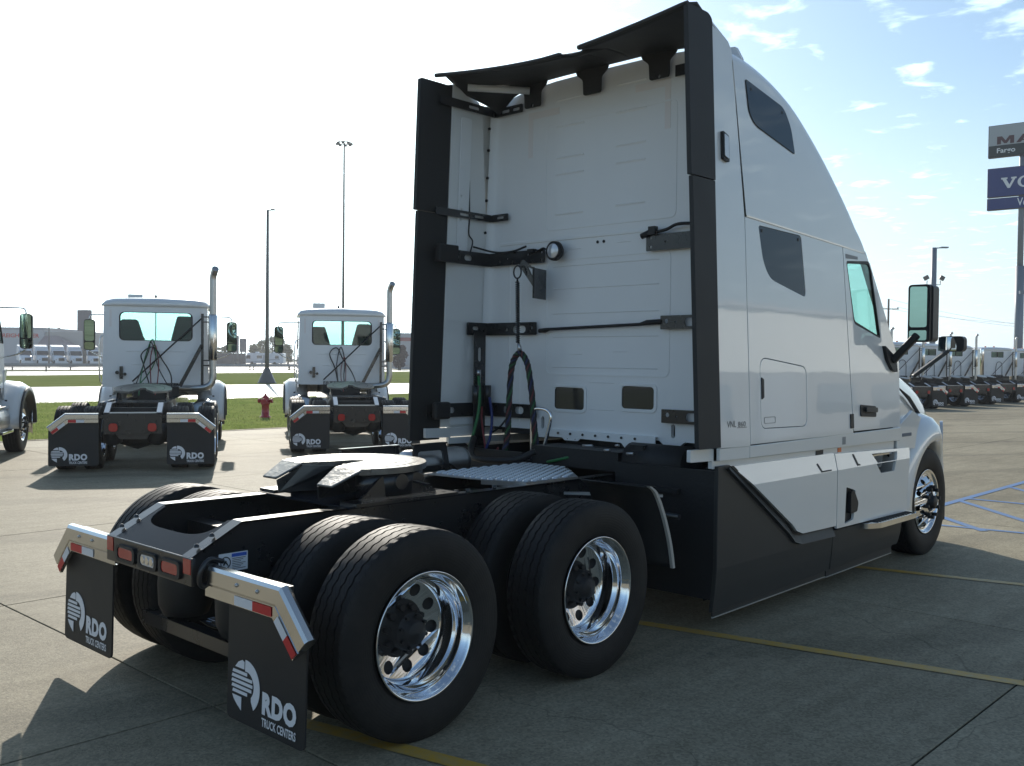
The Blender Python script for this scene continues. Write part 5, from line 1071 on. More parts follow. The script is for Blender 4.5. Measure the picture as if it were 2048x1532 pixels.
        MB().plate(rrect(1.305, 1.485, 2.12, 2.545, 0.04), [], lambda u, v, w: (mx-0.036-w-0.13*(v-2.33)*0.6, sg*u, v), 0.002).build('mirror_glass', MIRR, mo); MB().plate(rrect(1.305, 1.485, 1.945, 2.10, 0.04), [], lambda u, v, w: (mx-0.036-w-0.2*(v-2.02), sg*u, v), 0.002).build('mirror_glass', MIRR, mo)
        # grab rail
        P(MB().tube(smoothpath([(rear+0.25, sg*(hw+0.01), 1.25), (rear+0.2, sg*(hw+0.07), 1.4), (rear+0.2, sg*(hw+0.07), 2.1), (rear+0.25, sg*(hw-0.01), 2.25)], 4), 0.014, 6), 'grab_rail', STAIN)
    # roof
    rr = MB(); rows = []
    for x, z in ((rear-0.012, zr-0.145), (rear+0.0, zr-0.06), (rear+0.10, zr-0.0), (rear+0.6, zr+0.04), (cabf-0.55, zr+0.02), (cabf-0.35, zr-0.06), (cabf-0.28, zr-0.16)):
        dz = z-(zr-0.15); hh = [(hw+0.012, zr-0.15), (hw-0.01, zr-0.15+dz*0.35), (hw-0.07, zr-0.15+dz*0.72), (hw-0.20, zr-0.15+dz*0.93), (0.5, zr-0.15+dz), (0, zr-0.15+dz*1.08)]
        rows.append([(x, -y, q) for y, q in hh] + [(x, y, q) for y, q in hh[::-1][1:]])
    rr.grid(rows); ro = P(rr, 'roof', WHITE); ro.modifiers.new('s', 'SOLIDIFY').thickness = -0.015
    wsn = MB(); wsn.grid([[(cabf-0.30*t+0.12*(1-(y/0.95)**2), y, 2.0+(zr-0.16-2.0)*t) for y in (-0.95, -0.6, -0.2, 0.2, 0.6, 0.95)] for t in (0, 0.35, 0.7, 1.0)]); P(wsn, 'windscreen', GLASS)
    P(MB().box2((cabf-0.02, -0.012, 2.0), (cabf+0.02, 0.012, 2.02)), 'wiper_base', BLACKP)
    P(MB().box2((rear+0.03, -hw+0.05, 1.24), (cabf, hw-0.05, 1.28)), 'cab_floor', DARKI)
    P(MB().plate(rpoly([(cabf-0.55, 1.3), (cabf, 1.3), (cabf, 2.08), (cabf-0.4, 2.12), (cabf-0.55, 1.9)], 0.05), [], lambda u, v, w: (u, -hw+0.06+w, v), 2*hw-0.12), 'dashboard', DARKI)
    for y, zt_ in ((-0.52, 2.62), (0.52, 2.54)):
        xs = cabf-1.25; se = MB(); se.plate(rpoly([(y-0.27, 1.5), (y+0.27, 1.5), (y+0.27, 2.15), (y+0.15, zt_), (y-0.15, zt_), (y-0.27, 2.15)], 0.05), [], lambda u, v, w: (xs+w+(v-1.5)*-0.1, u, v), 0.12); se.box2((xs, y-0.26, 1.3), (xs+0.5, y+0.26, 1.7)); P(se, 'seat', DARKI, 0.02)
    sw = MB(); sw.tube([(cabf-0.62+0.1*math.cos(a), 0.52+0.22*math.sin(a), 2.1+0.18*math.cos(a)) for a in [R(15*k) for k in range(25)]], 0.016, 6); P(sw, 'steering_wheel', DARKI)
    # hood, fenders, bumper
    hd = MB(); rows = []
    for x, w, z in ((cabf-0.02, 0.92, 1.98), (cabf+0.5, 0.86, 1.90), (st+0.3, 0.76, 1.80), (st+0.75, 0.66, 1.66), (st+0.82, 0.60, 1.5)):
        hh = [(w, 0.95), (w, z-0.3), (w-0.06, z-0.1), (w-0.22, z), (0, z+0.05)]; rows.append([(x, -y, q) for y, q in hh] + [(x, y, q) for y, q in hh[::-1][1:]])
    hd.grid(rows); hd.add(rows[-1], [tuple(range(len(rows[-1])))]); P(hd, 'hood', WHITE)
    for sg in (-1, 1):
        fd = MB(); rows = []
        for k in range(21):
            a = R(-2+184*k/20); rows.append([(st+r*math.cos(a)*1.05, sg*y, 0.507+r*math.sin(a)) for r, y in ((0.58, 0.75), (0.58, 1.22), (0.62, 1.25), (0.72, 1.24), (0.80, 1.12), (0.83, 0.9), (0.83, 0.7))])
        fd.grid(rows); fo = P(fd, 'front_fender', WHITE); fo.modifiers.new('s', 'SOLIDIFY').thickness = 0.012
        ed = MB(); rows = []
        for k in range(21):
            a = R(0+182*k/20); rows.append([(st+r*math.cos(a)*1.055, sg*y, 0.507+r*math.sin(a)) for r, y in ((0.575, 1.0), (0.575, 1.265), (0.65, 1.275), (0.72, 1.262), (0.71, 1.248))])
        ed.grid(rows); ed.build('fender_lip', GREY, fo)
        P(MB().plate(rpoly([(cabf-0.12, 1.0), (st-0.58, 1.0), (st-0.60, 1.30), (st-0.45, 1.55), (cabf-0.05, 1.55)], 0.05), [], SV(sg, 0.96), 0.03), 'cowl_panel', WHITE)
        P(MB().box2((cabf-0.1, sg*1.0, 0.45), (st-0.56, sg*1.04, 1.0)), 'splash_guard', GREY)
    bm_ = MB(); bm_.grid([[(x, y, z) for x, y in ((st+0.55, -1.22), (st+0.85, -1.15), (st+1.0, -0.6), (st+1.02, 0), (st+1.0, 0.6), (st+0.85, 1.15), (st+0.55, 1.22))] for z in (0.3, 0.5, 0.78)]); bo_ = P(bm_, 'front_bumper', CHROME); bo_.modifiers.new('s', 'SOLIDIFY').thickness = 0.02
    P(MB().box2((rear, -0.42, 0.6), (st+0.5, 0.42, 1.3)), 'engine_block', CHASS)
    # exhaust
    ex = MB(); ys = -1.06 if not sleeper else -1.14; xe = rear-0.16
    if not sleeper: ex.tube(smoothpath([(xe+0.3, -0.35, 1.20), (xe+0.05, -0.70, 1.20), (xe, -0.96, 1.24), (xe, ys, 1.38), (xe, ys, 1.7), (xe, ys, 2.4), (xe, ys, 3.2), (xe, ys, 3.36), (xe-0.03, ys-0.02, 3.46), (xe-0.12, ys-0.05, 3.54)], 6), 0.066, 16)
    else: ex.tube(smoothpath([(xe, ys, 0.95), (xe, ys, 1.4), (xe, ys, 2.6), (xe, ys, 3.28), (xe, ys-0.02, 3.40), (xe-0.04, ys-0.08, 3.48)], 5), 0.062, 14)
    xo = P(ex, 'exhaust_stack', mat('dull_steel_stack', (0.50, 0.49, 0.47), 0.34, metal=1.0, var=0.15, vscale=12))
    hs_ = MB(); hs_.tube([(xe, ys, 1.75), (xe, ys, 1.78), (xe, ys, 2.62), (xe, ys, 2.65)], [0.066, 0.088, 0.088, 0.066], 18); hs_.build('heat_shield', STAIN, xo)
    br = MB(); br.box2((xe-0.02, ys+0.17, 1.25), (xe+0.02, ys+0.22, 2.66)); 
    for z in (2.6, 2.5, 1.75, 1.65): br.box2((xe-0.012, ys+0.02, z-0.012), (xe+0.012, ys+0.2, z+0.012))
    P(br, 'stack_bracket', STEELB)
    P(MB().cyl((xe, ys+0.2, 2.58), (xe+0.02, 0.42, 1.33), 0.015, 8), 'brace_rod', BLACKP); P(MB().beam((xe, ys+0.2, 2.05), (xe, -0.45, 1.24), 0.04, 0.07), 'stack_brace', STEELB)
    if sleeper:
        P(MB().tube([(rear-0.1, 1.14, 0.95), (rear-0.1, 1.14, 2.75), (rear-0.1, 1.14, 2.80)], [0.11, 0.11, 0.10], 16), 'air_cleaner', CHROME)
        P(MB().tube(smoothpath([(rear-0.03, 0.15, 1.2), (rear-0.05, 0.10, 1.9), (rear-0.05, -0.1, 2.05), (rear-0.05, -0.28, 1.9), (rear-0.03, -0.32, 1.2)]), 0.014, 6), 'air_hose', BLACKP)
        for x, y in ((rear+0.4, 0.5), (rear+0.4, -0.1)): P(MB().cyl((x, y, zr+0.03), (x, y, zr+0.10), 0.05, 8), 'roof_marker', AMBER)
    else:
        HV = (([(2.2, 0.25, 1.12), (3.3, 0.28, 1.35), (rear-0.05, 0.14, 1.9), (rear-0.05, 0.10, 2.10), (rear-0.07, 0.03, 1.95), (rear-0.1, -0.05, 1.6), (3.2, -0.30, 1.22)], BLACKP, 0.014), ([(2.3, 0.15, 1.12), (3.4, 0.22, 1.45), (rear-0.06, 0.18, 1.85), (rear-0.06, 0.06, 2.15), (rear-0.08, 0.0, 1.8), (rear-0.10, 0.12, 1.5), (3.3, 0.30, 1.22)], GREEN, 0.016),
                          ([(2.6, -0.1, 1.12), (3.5, -0.06, 1.3), (rear-0.08, -0.05, 1.7), (rear-0.07, 0.02, 2.05), (rear-0.08, 0.10, 1.75), (3.5, 0.05, 1.22)], REDH, 0.014), ([(2.9, -0.35, 1.1), (3.6, -0.30, 1.45), (rear-0.08, -0.12, 1.75), (rear-0.08, 0.05, 2.0), (rear-0.09, 0.26, 1.86), (rear-0.09, 0.22, 1.65), (3.4, 0.05, 1.2)], BLACKP, 0.018)) if variant == 0 else (([(2.4, 0.1, 1.1), (3.5, 0.12, 1.3), (rear-0.07, 0.16, 1.6), (rear-0.06, 0.28, 1.92), (rear-0.06, 0.12, 2.06), (rear-0.07, -0.02, 1.8), (rear-0.1, -0.22, 1.5), (3.4, -0.3, 1.2)], BLACKP, 0.018), ([(2.6, 0.0, 1.1), (3.6, -0.02, 1.4), (rear-0.08, -0.06, 1.75), (rear-0.07, 0.03, 2.08), (rear-0.08, 0.12, 1.7), (3.6, 0.1, 1.2)], BLACKP, 0.016), ([(2.7, 0.05, 1.1), (3.6, 0.04, 1.35), (rear-0.1, 0.02, 1.62), (rear-0.09, -0.05, 1.85), (rear-0.1, -0.08, 1.6), (3.5, -0.05, 1.2)], REDH, 0.012))
        for pts, m, r in HV:
            P(MB().tube(smoothpath(pts, 5), r*0.72, 6), 'air_hose', m)
        gb = MB(); gb.box2((rear-0.06, 0.60, 1.38), (rear-0.01, 0.66, 1.62)); gb.cyl((rear-0.05, 0.70, 1.5), (rear-0.10, 0.70, 1.5), 0.035, 10); gb.cyl((rear-0.05, 0.56, 1.47), (rear-0.10, 0.56, 1.47), 0.03, 10); P(gb, 'hose_coupling', STEELB)
        P(MB().box2((rear+0.9, 0.34, zr+0.02), (rear+1.0, 0.62, zr+(0.14 if variant == 0 else 0.19))), 'roof_horn', ALU, 0.01); P(MB().tube([(rear+0.5, 0.05, zr), (rear+0.5, 0.05, zr+0.12)], [0.05, 0.01], 8), 'roof_antenna', BLACKP)
    return A
HEAD = R(58.3)
G1 = 'white day cab tractors parked in the row'
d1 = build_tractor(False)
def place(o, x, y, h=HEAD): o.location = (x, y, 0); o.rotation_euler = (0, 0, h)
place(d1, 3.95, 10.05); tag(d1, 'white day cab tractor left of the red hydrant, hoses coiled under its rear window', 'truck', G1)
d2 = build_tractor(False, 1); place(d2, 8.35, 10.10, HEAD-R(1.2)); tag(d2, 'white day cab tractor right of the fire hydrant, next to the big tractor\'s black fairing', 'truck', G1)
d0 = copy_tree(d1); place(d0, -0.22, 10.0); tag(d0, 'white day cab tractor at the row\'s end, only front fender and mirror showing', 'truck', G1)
s1 = build_tractor(True); G2 = 'sleeper tractors in the far row'
for k, x in enumerate((37.4, 41.2, 44.85, 48.7, 55.6, 61.1)):
    o = s1 if k == 0 else copy_tree(s1); place(o, x, 10.3); tag(o, 'white flat-roof sleeper tractor with chrome stack parked in the far row', 'truck', G2)

# ------------------------------------------------------------------ FAR THINGS
def zpx(px, py, D): return CAM.z + ray(px, py).z*D
def yaw_to_cam(p): return math.atan2(CAM.y-p.y, CAM.x-p.x)
FY = YAW   # camera heading: local x of far things = right, local y = away
def local(px, D): 
    o = at_depth(px, D); return o
METAL = mat('grey_galvanised', (0.20, 0.23, 0.28), 0.5, metal=0.1, var=0.15, vscale=2)
POLEM = mat('pole_brown_grey', (0.13, 0.125, 0.12), 0.5, var=0.2, vscale=1.5)
def light_pole(px, D, top_py, label, r0=0.09, r1=0.05, arm=None, base=False, m=None, head=True, name='street_lamp'):
    p = at_depth(px, D); h = zpx(px, top_py, D); o = empty(name, p, FY-pi/2); tag(o, label, 'lamp post' if name == 'street_lamp' else 'pole')
    MB().tube([(0, 0, 0), (0, 0, h*0.5), (0, 0, h)], [r0, (r0+r1)/2, r1], 10).build('pole', m or POLEM, o)
    if base: MB().tube([(0, 0, 0), (0, 0, 0.1), (0, 0, 1.1)], [0.72, 0.62, 0.18], 10).build('base', m or POLEM, o)
    if arm: MB().beam((0, 0, h-0.03), (arm, 0, h+0.02), 0.10, 0.06).build('arm', m or POLEM, o); MB().box2((arm*0.45, -0.15, h-0.02), (arm, 0.15, h+0.06)).build('lamp_head', m or POLEM, o)
    return o, h
light_pole(534, 69, 421, 'tall brown lamp post with flared base on the grass verge behind the hydrant', 0.15, 0.09, 0.5, True)
o, h = light_pole(685.5, 125, 288, 'very tall thin high-mast light with a ring of lamps behind the row', 0.20, 0.10, None)
for k in range(8):
    a = 2*pi*k/8; MB().box((0.9*math.cos(a), 0.9*math.sin(a), h-0.15), (0.35, 0.35, 0.22)).build('lamp_head', POLEM, o)
MB().lathe([(0.95, h-0.05), (0.98, h), (0.95, h+0.05), (0.9, h)], 20, 'z').build('ring', POLEM, o)
MB().tube([(0, 0, h), (0, 0, h+0.6)], [0.05, 0.01], 6).build('finial', POLEM, o)
light_pole(98, 140, 602, 'slim lamp post in front of the red-lettered building', 0.10, 0.05, 0.4)
o, h = light_pole(1864, 62, 496, 'grey steel lamp post with flood lights behind the door mirror', 0.19, 0.16, 0.85, m=METAL)
for sg in (-1, 1):
    z = zpx(1864, 565, 62); MB().tube([(0.1*sg, 0, z-0.15), (sg*0.42, 0, z-0.15), (sg*0.42, 0, z+0.12)], 0.03, 6).build('flood_bracket', METAL, o); MB().box((sg*0.5, -0.05, z+0.28), (0.30, 0.16, 0.26), Matrix.Rotation(0.5*sg, 3, 'Y')).build('flood_light', POLEM, o)
o, h = light_pole(2052, 58, 545, 'grey camera pole standing beside the tall sign pole', 0.13, 0.11, None, m=METAL, name='camera_pole')
MB().box((-0.3, 0, zpx(2052, 585, 58)), (0.35, 0.15, 0.2)).build('camera_box', METAL, o)
# utility pole and wires
p = at_depth(1775, 115); h = zpx(1775, 598, 115); u_ = empty('utility_pole', p, FY-pi/2); tag(u_, 'brown wooden utility pole with crossarm behind the door window', 'pole')
WOOD = mat('weathered_wood', (0.12, 0.10, 0.085), 0.8, var=0.25, vscale=4)
MB().tube([(0, 0, 0), (0, 0, h)], [0.16, 0.11], 8).build('pole', WOOD, u_); zc_ = zpx(1775, 618, 115); MB().box((0, 0, zc_), (2.4, 0.12, 0.10)).build('crossarm', WOOD, u_)
for x in (-1.1, 1.1): MB().cyl((x, 0, zc_+0.05), (x, 0, zc_+0.22), 0.07, 8).build('insulator', METAL, u_)
for k, (x, dz) in enumerate(((-1.1, 0.22), (1.1, 0.22), (0, h-zc_))):
    a = p + _r*x + Vector((0, 0, zc_+dz)); e = at_depth(2330, 150) + _r*x + Vector((0, 0, zc_+dz+1.5-k*1.4)); e0 = at_depth(1300, 125) + _r*x + Vector((0, 0, zc_+dz)); pts = []
    for q in range(25):
        t = q/24; v = a.lerp(e, t); v.z -= 2.2*4*t*(1-t)*0.8; pts.append(v)
    tag(MB().tube(pts, 0.012, 4).build('power_line', BLACKP), ('upper' if k == 2 else ('front lower', 'rear lower')[k]) + ' power line sagging from the wooden utility pole', 'wire')

# pylon sign
sg_o = at_depth(2035, 65); ps = empty('pylon_sign', sg_o, FY-pi/2-R(38)); tag(ps, 'tall pole sign with white upper board and blue lower board above the far row', 'sign')
SIGNB = mat('sign_blue', (0.035, 0.055, 0.20), 0.4, var=0.05); SIGNW = mat('sign_white', (0.42, 0.44, 0.46), 0.4); SIGNG = mat('sign_dark_green', (0.035, 0.045, 0.05), 0.4); SIGNE = mat('sign_edge_grey', (0.07, 0.06, 0.09), 0.5)
zp_ = zpx(2029, 532, 65)
MB().cyl((0, 0.15, 0), (0, 0.15, zp_), 0.275, 20).build('pole', METAL, ps); MB().cyl((0, 0.15, zp_), (0, 0.15, 17.0), 0.19, 20).build('pole', METAL, ps)
zz = lambda py: zpx(1980, py, 66.6)
L0, L1 = -2.05, 3.75
def board(z0, z1, m, name, t=0.34):
    b = MB().box2((L0, -0.2, z0), (L1, -0.2+t, z1)).build(name, SIGNE, ps, bevel=0.02); MB().box2((L0+0.05, -0.212, z0+0.04), (L1-0.05, -0.2, z1-0.04)).build('board_face', m, b); return b
bd = board(zz(322), zz(259), SIGNW, 'upper_board'); z0 = zz(322); z1 = zz(299)
MB().box2((L0+0.05, -0.218, z0+0.04), (L1-0.05, -0.2125, z1)).build('board_band', SIGNG, bd)
fs = lambda u0, v0: (lambda u, v, w: (L0+u0+u, -0.2225-w, v0+v))
mk = MB(); f_m = fs(0.55, zz(297)); H_ = 0.52
def blk(poly, u0, holes=()): mk.plate([(u0+a, b*H_) for a, b in poly], [[(u0+a, b*H_) for a, b in h] for h in holes], f_m, 0.01)
blk([(0, 0), (0, 1), (.30, 1), (.52, .42), (.74, 1), (1.04, 1), (1.04, 0), (.80, 0), (.80, .58), (.60, .06), (.44, .06), (.24, .58), (.24, 0)], 0)
blk([(0, 0), (.40, 1), (.72, 1), (1.12, 0), (.84, 0), (.76, .2), (.36, .2), (.28, 0)], 1.16, [[(.42, .36), (.70, .36), (.56, .74)]])
blk([(.2, 0), (0, .25), (0, .75), (.2, 1), (.98, 1), (.98, .76), (.30, .76), (.25, .66), (.25, .34), (.30, .24), (.98, .24), (.98, 0)], 2.38)
blk([(0, 0), (0, 1), (.25, 1), (.25, .6), (.70, 1), (1.04, 1), (.52, .54), (1.08, 0), (.74, 0), (.34, .38), (.25, .3), (.25, 0)], 3.5)
mk.build('lettering', mat('sign_dark_red', (0.10, 0.045, 0.055), 0.45), bd)
text_mb('Fargo', fs(0.55, zz(317)), size=0.46, offset=0.008, width=1.12).build('lettering', PRINT, bd)
b2 = board(zz(400), zz(343), SIGNB, 'lower_board'); b3 = board(zz(425), zz(402), SIGNB, 'lower_board')
def slab_v(u, s):  # slab-serif V
    return [(u, .78*s), (u+.42*s, .78*s), (u+.42*s, .66*s), (u+.34*s, .66*s), (u+.56*s, .24*s), (u+.76*s, .66*s), (u+.66*s, .66*s), (u+.66*s, .78*s), (u+1.02*s, .78*s), (u+1.02*s, .66*s), (u+.94*s, .66*s), (u+.60*s, 0), (u+.44*s, 0), (u+.08*s, .66*s), (u, .66*s)]
def oval(u, s, n=28): return ([(u+.46*s+.46*s*math.cos(2*pi*k/n), .39*s+.41*s*math.sin(2*pi*k/n)) for k in range(n)], [(u+.46*s+.25*s*math.cos(2*pi*k/n), .39*s+.30*s*math.sin(2*pi*k/n)) for k in range(n)])
lt = MB(); s_ = 0.92; f_ = fs(0.85, zz(384)); f_w = lambda u, v, w: f_(u, v, w)
lt.plate(slab_v(0, s_), [], f_w, 0.01); a, b = oval(1.0, s_); lt.plate(a, [b], f_w, 0.01)
lt.plate([(1.98*s_, .78*s_), (2.36*s_, .78*s_), (2.36*s_, .66*s_), (2.28*s_, .66*s_), (2.28*s_, .12*s_), (2.50*s_, .12*s_), (2.50*s_, .30*s_), (2.62*s_, .30*s_), (2.62*s_, 0), (1.98*s_, 0), (1.98*s_, .12*s_), (2.08*s_, .12*s_), (2.08*s_, .66*s_), (1.98*s_, .66*s_)], [], f_w, 0.01)
lt.plate(slab_v(2.70*s_, s_), [], f_w, 0.01); a, b = oval(3.42, s_); lt.plate(a, [b], f_w, 0.01)
lt.build('lettering', PRINT, b2)
text_mb('Volvo Trucks', fs(1.85, zz(420)), size=0.72, offset=0.008, width=3.0).build('lettering', PRINT, b3)

# hydrant
HY = mat('hydrant_red', (0.35, 0.02, 0.03), 0.45, coat=0.3, var=0.15, vscale=8); hp_ = Vector((13.25, 20.84, 0)); hy = empty('fire_hydrant', hp_, FY-pi/2); tag(hy, 'red cast-iron fire hydrant standing on the lawn', 'hydrant')
MB().lathe([(0.17, 0), (0.17, 0.05), (0.115, 0.06), (0.11, 0.40), (0.14, 0.42), (0.14, 0.47), (0.12, 0.50), (0.12, 0.55), (0.10, 0.63), (0.05, 0.68), (0.035, 0.69), (0.035, 0.74), (0, 0.74)], 18, 'z').build('barrel', HY, hy)
for sg in (-1, 1): MB().tube([(0, 0, 0.52), (sg*0.17, 0, 0.52), (sg*0.175, 0, 0.52), (sg*0.22, 0, 0.52)], [0.055, 0.055, 0.07, 0.065], 12).build('side_outlet', HY, hy)
MB().tube([(0, 0, 0.50), (0, -0.18, 0.50), (0, -0.185, 0.50), (0, -0.24, 0.50)], [0.075, 0.075, 0.095, 0.09], 12).build('front_outlet', HY, hy)

# guard rails along the highway
RAIL = mat('galvanised_rail', (0.33, 0.33, 0.33), 0.5, metal=0.5, var=0.2, vscale=1)
def guard_rail(path, lab):
    pts = [Vector((*p, 0)) for p in path]; root = empty('guard_rail', pts[0]); tag(root, lab, 'guard rail'); pm = None
    dist = [0]; 
    for a, b in zip(pts, pts[1:]): dist.append(dist[-1]+(b-a).length)
    prof = [(0, 0.50), (0.06, 0.54), (0.0, 0.60), (0.06, 0.66), (0.0, 0.72), (0.0, 0.78)]
    rows = []
    for i, p in enumerate(pts):
        d = (pts[min(i+1, len(pts)-1)]-pts[max(i-1, 0)]).normalized(); n = Vector((d.y, -d.x, 0))
        rows.append([tuple(p-pts[0]+n*a+Vector((0, 0, z+0.05))) for a, z in prof])
    bm = MB(); bm.grid(rows, smooth=False); b = bm.build('beam', RAIL, root); b.modifiers.new('s', 'SOLIDIFY').thickness = 0.01
    for s in range(0, int(dist[-1]), 8):
        for i in range(len(dist)-1):
            if dist[i] <= s <= dist[i+1]: q = pts[i].lerp(pts[i+1], (s-dist[i])/(dist[i+1]-dist[i])); break
        if pm is None: o = MB().box2((-0.06, 0.07, 0), (0.06, 0.2, 0.85)).build('post', WOOD, root); pm = o.data
        else: o = bpy.data.objects.new('post', pm); COL.objects.link(o); o.parent = root
        o.location = q-pts[0]
guard_rail([(-60, 88), (0, 99), (46, 111), (100, 124), (190, 136)], 'steel guard rail along the near side of the highway median')
guard_rail([(-60, 101), (0, 111), (50, 123), (105, 135), (190, 146)], 'steel guard rail along the far side of the highway median')

# buildings
WALLB = mat('pale_metal_cladding', (0.50, 0.50, 0.52), 0.55, var=0.06, vscale=0.6); WALLT = mat('tan_wall', (0.45, 0.42, 0.40), 0.6, var=0.06, vscale=0.6)
REDS = mat('red_letters', (0.55, 0.04, 0.05), 0.5); ROOFM = mat('mauve_metal_roof', (0.34, 0.27, 0.29), 0.5, var=0.08, vscale=0.8); DGL = mat('dark_window', (0.03, 0.035, 0.045), 0.1, coat=1.0)
D = 205; c0 = at_depth(50, D); bf = empty('dealer_building', c0, FY-pi/2); tag(bf, 'pale grey dealer building with red lettering and mauve hipped roof across the highway', 'building')
pxm = D/F_PX; X = lambda px: (px-50)*pxm
zl = zpx(50, 656, D); zr_ = zpx(140, 664, D)
MB().box2((X(-130), 0, 0), (X(88), 25, zl)).build('wall', WALLB, bf); MB().box2((X(88)+0.01, 0.6, 0), (X(188), 24, zr_)).build('wall', WALLT, bf); MB().box2((X(-130)-0.1, -0.12, zl-0.35), (X(88)+0.12, 25.1, zl+0.12)).build('parapet', mat('parapet_grey', (0.35, 0.35, 0.37), 0.5), bf)
text_mb('FREIGHTLINER', lambda u, v, w: (X(0)+u, -0.13, zpx(40, 675, D)+v), size=1.12, offset=0.03, width=X(79)-X(0)).build('lettering', REDS, bf)
ra = MB(); x0, x1, xa, xb = X(88)+0.3, X(172), X(98), X(118); ze, zt_ = zpx(120, 704, D), zpx(100, 672, D)
ra.add([(x0, -6, ze), (x1, -6, ze), (x1, 0.5, ze+0.4), (x0, 0.5, ze+0.4), (x0, -0.2, zt_), (xb, -0.2, zt_)], [(0, 1, 5, 4), (1, 2, 5), (0, 4, 3), (0, 3, 2, 1)]); rfo2 = ra.build('canopy_roof', ROOFM, bf)
for k in range(20):
    t = k/19; xq = x0+(x1-x0)*t; top = Vector((x0+(xb-x0)*t, -0.2, zt_)); MB().beam((xq, -6, ze+0.03), top+Vector((0, 0, 0.03)), 0.08, 0.10).build('roof_seam', ROOFM, rfo2)
for k in range(4): MB().box2((x0+0.8+k*2.4, -5.6, 0), (x0+1.1+k*2.4, -5.3, ze)).build('canopy_post', WALLB, bf)
for k in range(3): MB().box2((X(92)+k*2.6, 0.55, 0.4), (X(92)+1.9+k*2.6, 0.61, 2.6)).build('window', DGL, bf)
# its sign pylon
D = 172; c0 = at_depth(168, D); sp_ = empty('sign_pylon', c0, FY-pi/2); tag(sp_, 'dark grey boxy sign pylon beside the dealer building', 'sign'); z0, z1 = zpx(168, 662, D), zpx(168, 620, D)
MB().add([(-1.35, 0.3, z0), (0.35, -0.5, z0), (1.3, 0.2, z0), (-0.4, 1.0, z0), (-1.35, 0.3, z1), (0.35, -0.5, z1), (1.3, 0.2, z1), (-0.4, 1.0, z1)], [(0, 1, 2, 3), (4, 7, 6, 5), (0, 4, 5, 1), (1, 5, 6, 2), (2, 6, 7, 3), (3, 7, 4, 0)]).build('sign_box', mat('pylon_grey', (0.14, 0.13, 0.15), 0.5), sp_); MB().cyl((0, 0.2, 0), (0, 0.2, z0), 0.3, 12).build('pole', POLEM, sp_)
# right-hand building with red band
D = 190; c0 = at_depth(810, D); br_ = empty('warehouse', c0, FY-pi/2); tag(br_, 'grey warehouse with a dark red band under its roof edge', 'building'); w_ = 11; zt_ = zpx(800, 666, D); za, zb2 = zpx(800, 682, D), zpx(800, 675, D)
MB().box2((-3.0, 0, 0), (w_*2, 20, zt_)).build('wall', mat('warehouse_grey', (0.42, 0.42, 0.44), 0.6, var=0.05), br_); MB().box2((-3.1, -0.1, za), (w_*2+0.1, 20.1, zb2)).build('red_band', mat('dull_red', (0.30, 0.08, 0.09), 0.6), br_)
# billboards and fence near the motorhome
for px0, px1, py0, py1, D, lab in ((463, 477, 671, 706, 225, 'taller brown-grey billboard seen from its back near the motorhome'), (479, 492, 677, 704, 215, 'shorter brown-grey billboard seen from its back near the motorhome')):
    c0 = at_depth((px0+px1)/2, D); b_ = empty('billboard', c0, FY-pi/2); tag(b_, lab, 'billboard'); hw_ = (px1-px0)/2*D/F_PX
    MB().box2((-hw_, 0, zpx(px0, py1, D)), (hw_, 0.3, zpx(px0, py0, D))).build('panel', mat('board_back', (0.22, 0.19, 0.19), 0.7, var=0.1, vscale=1), b_)
    for x in (-hw_*0.6, hw_*0.6): MB().cyl((x, 0.4, 0), (x, 0.4, zpx(px0, py1, D)+1), 0.15, 8).build('post', POLEM, b_)
D = 235; c0 = at_depth(455, D); fn = empty('low_wall', c0, FY-pi/2); tag(fn, 'long dark low wall beyond the highway, left of the motorhome', 'wall')
MB().box2((-7, 0, 0), (4.0, 0.4, zpx(455, 708, D))).build('wall_body', mat('dark_mauve_wall', (0.11, 0.09, 0.10), 0.7, var=0.1, vscale=1), fn); MB().box2((-7.1, -0.1, zpx(455, 708, D)), (4.1, 0.5, zpx(455, 708, D)+0.2)).build('coping', POLEM, fn)
# motorhome
D = 240; c0 = at_depth(529, D); rv = empty('motorhome', c0, FY-pi/2); tag(rv, 'white motorhome with grey swoosh stripe parked beyond the highway', 'motorhome'); rvw = mat('motorhome_white', (0.72, 0.73, 0.76), 0.35, coat=0.5)
hl = 38*D/F_PX; zt_ = zpx(529, 706, D); b_ = MB(); b_.plate(rpoly([(-hl, 0.5), (hl, 0.5), (hl, zt_-0.1), (hl-0.2, zt_), (-hl+0.5, zt_), (-hl+0.05, zt_-0.9)], 0.15), [], lambda u, v, w: (u, w, v), 2.5); b_.build('body', rvw, rv)
MB().plate(rpoly([(-hl+0.15, 1.6), (-hl+1.2, 1.6), (-hl+1.2, zt_-0.6), (-hl+0.25, zt_-0.6)], 0.05), [], lambda u, v, w: (u, -0.01-w, v), 0.02).build('window', DGL, rv)
for x0, x1 in ((-1.9, -0.6), (2.6, 3.5)): MB().plate(rrect(x0, x1, 1.7, 2.4, 0.05), [], lambda u, v, w: (u, -0.01-w, v), 0.02).build('window', DGL, rv)
MB().plate(rrect(-0.4, 0.3, 0.7, 2.5, 0.03), [], lambda u, v, w: (u, -0.01-w, v), 0.03).build('door', mat('motorhome_grey', (0.35, 0.36, 0.40), 0.4), rv)
st_ = MB(); st_.grid([[(x, -0.012, 1.05+0.25*math.sin(x*0.5)), (x, -0.012, 1.25+0.32*math.sin(x*0.5))] for x in [-hl+0.4+0.4*k for k in range(21)]]); st_.build('stripe', mat('motorhome_grey', (0.35, 0.36, 0.40), 0.4), rv)
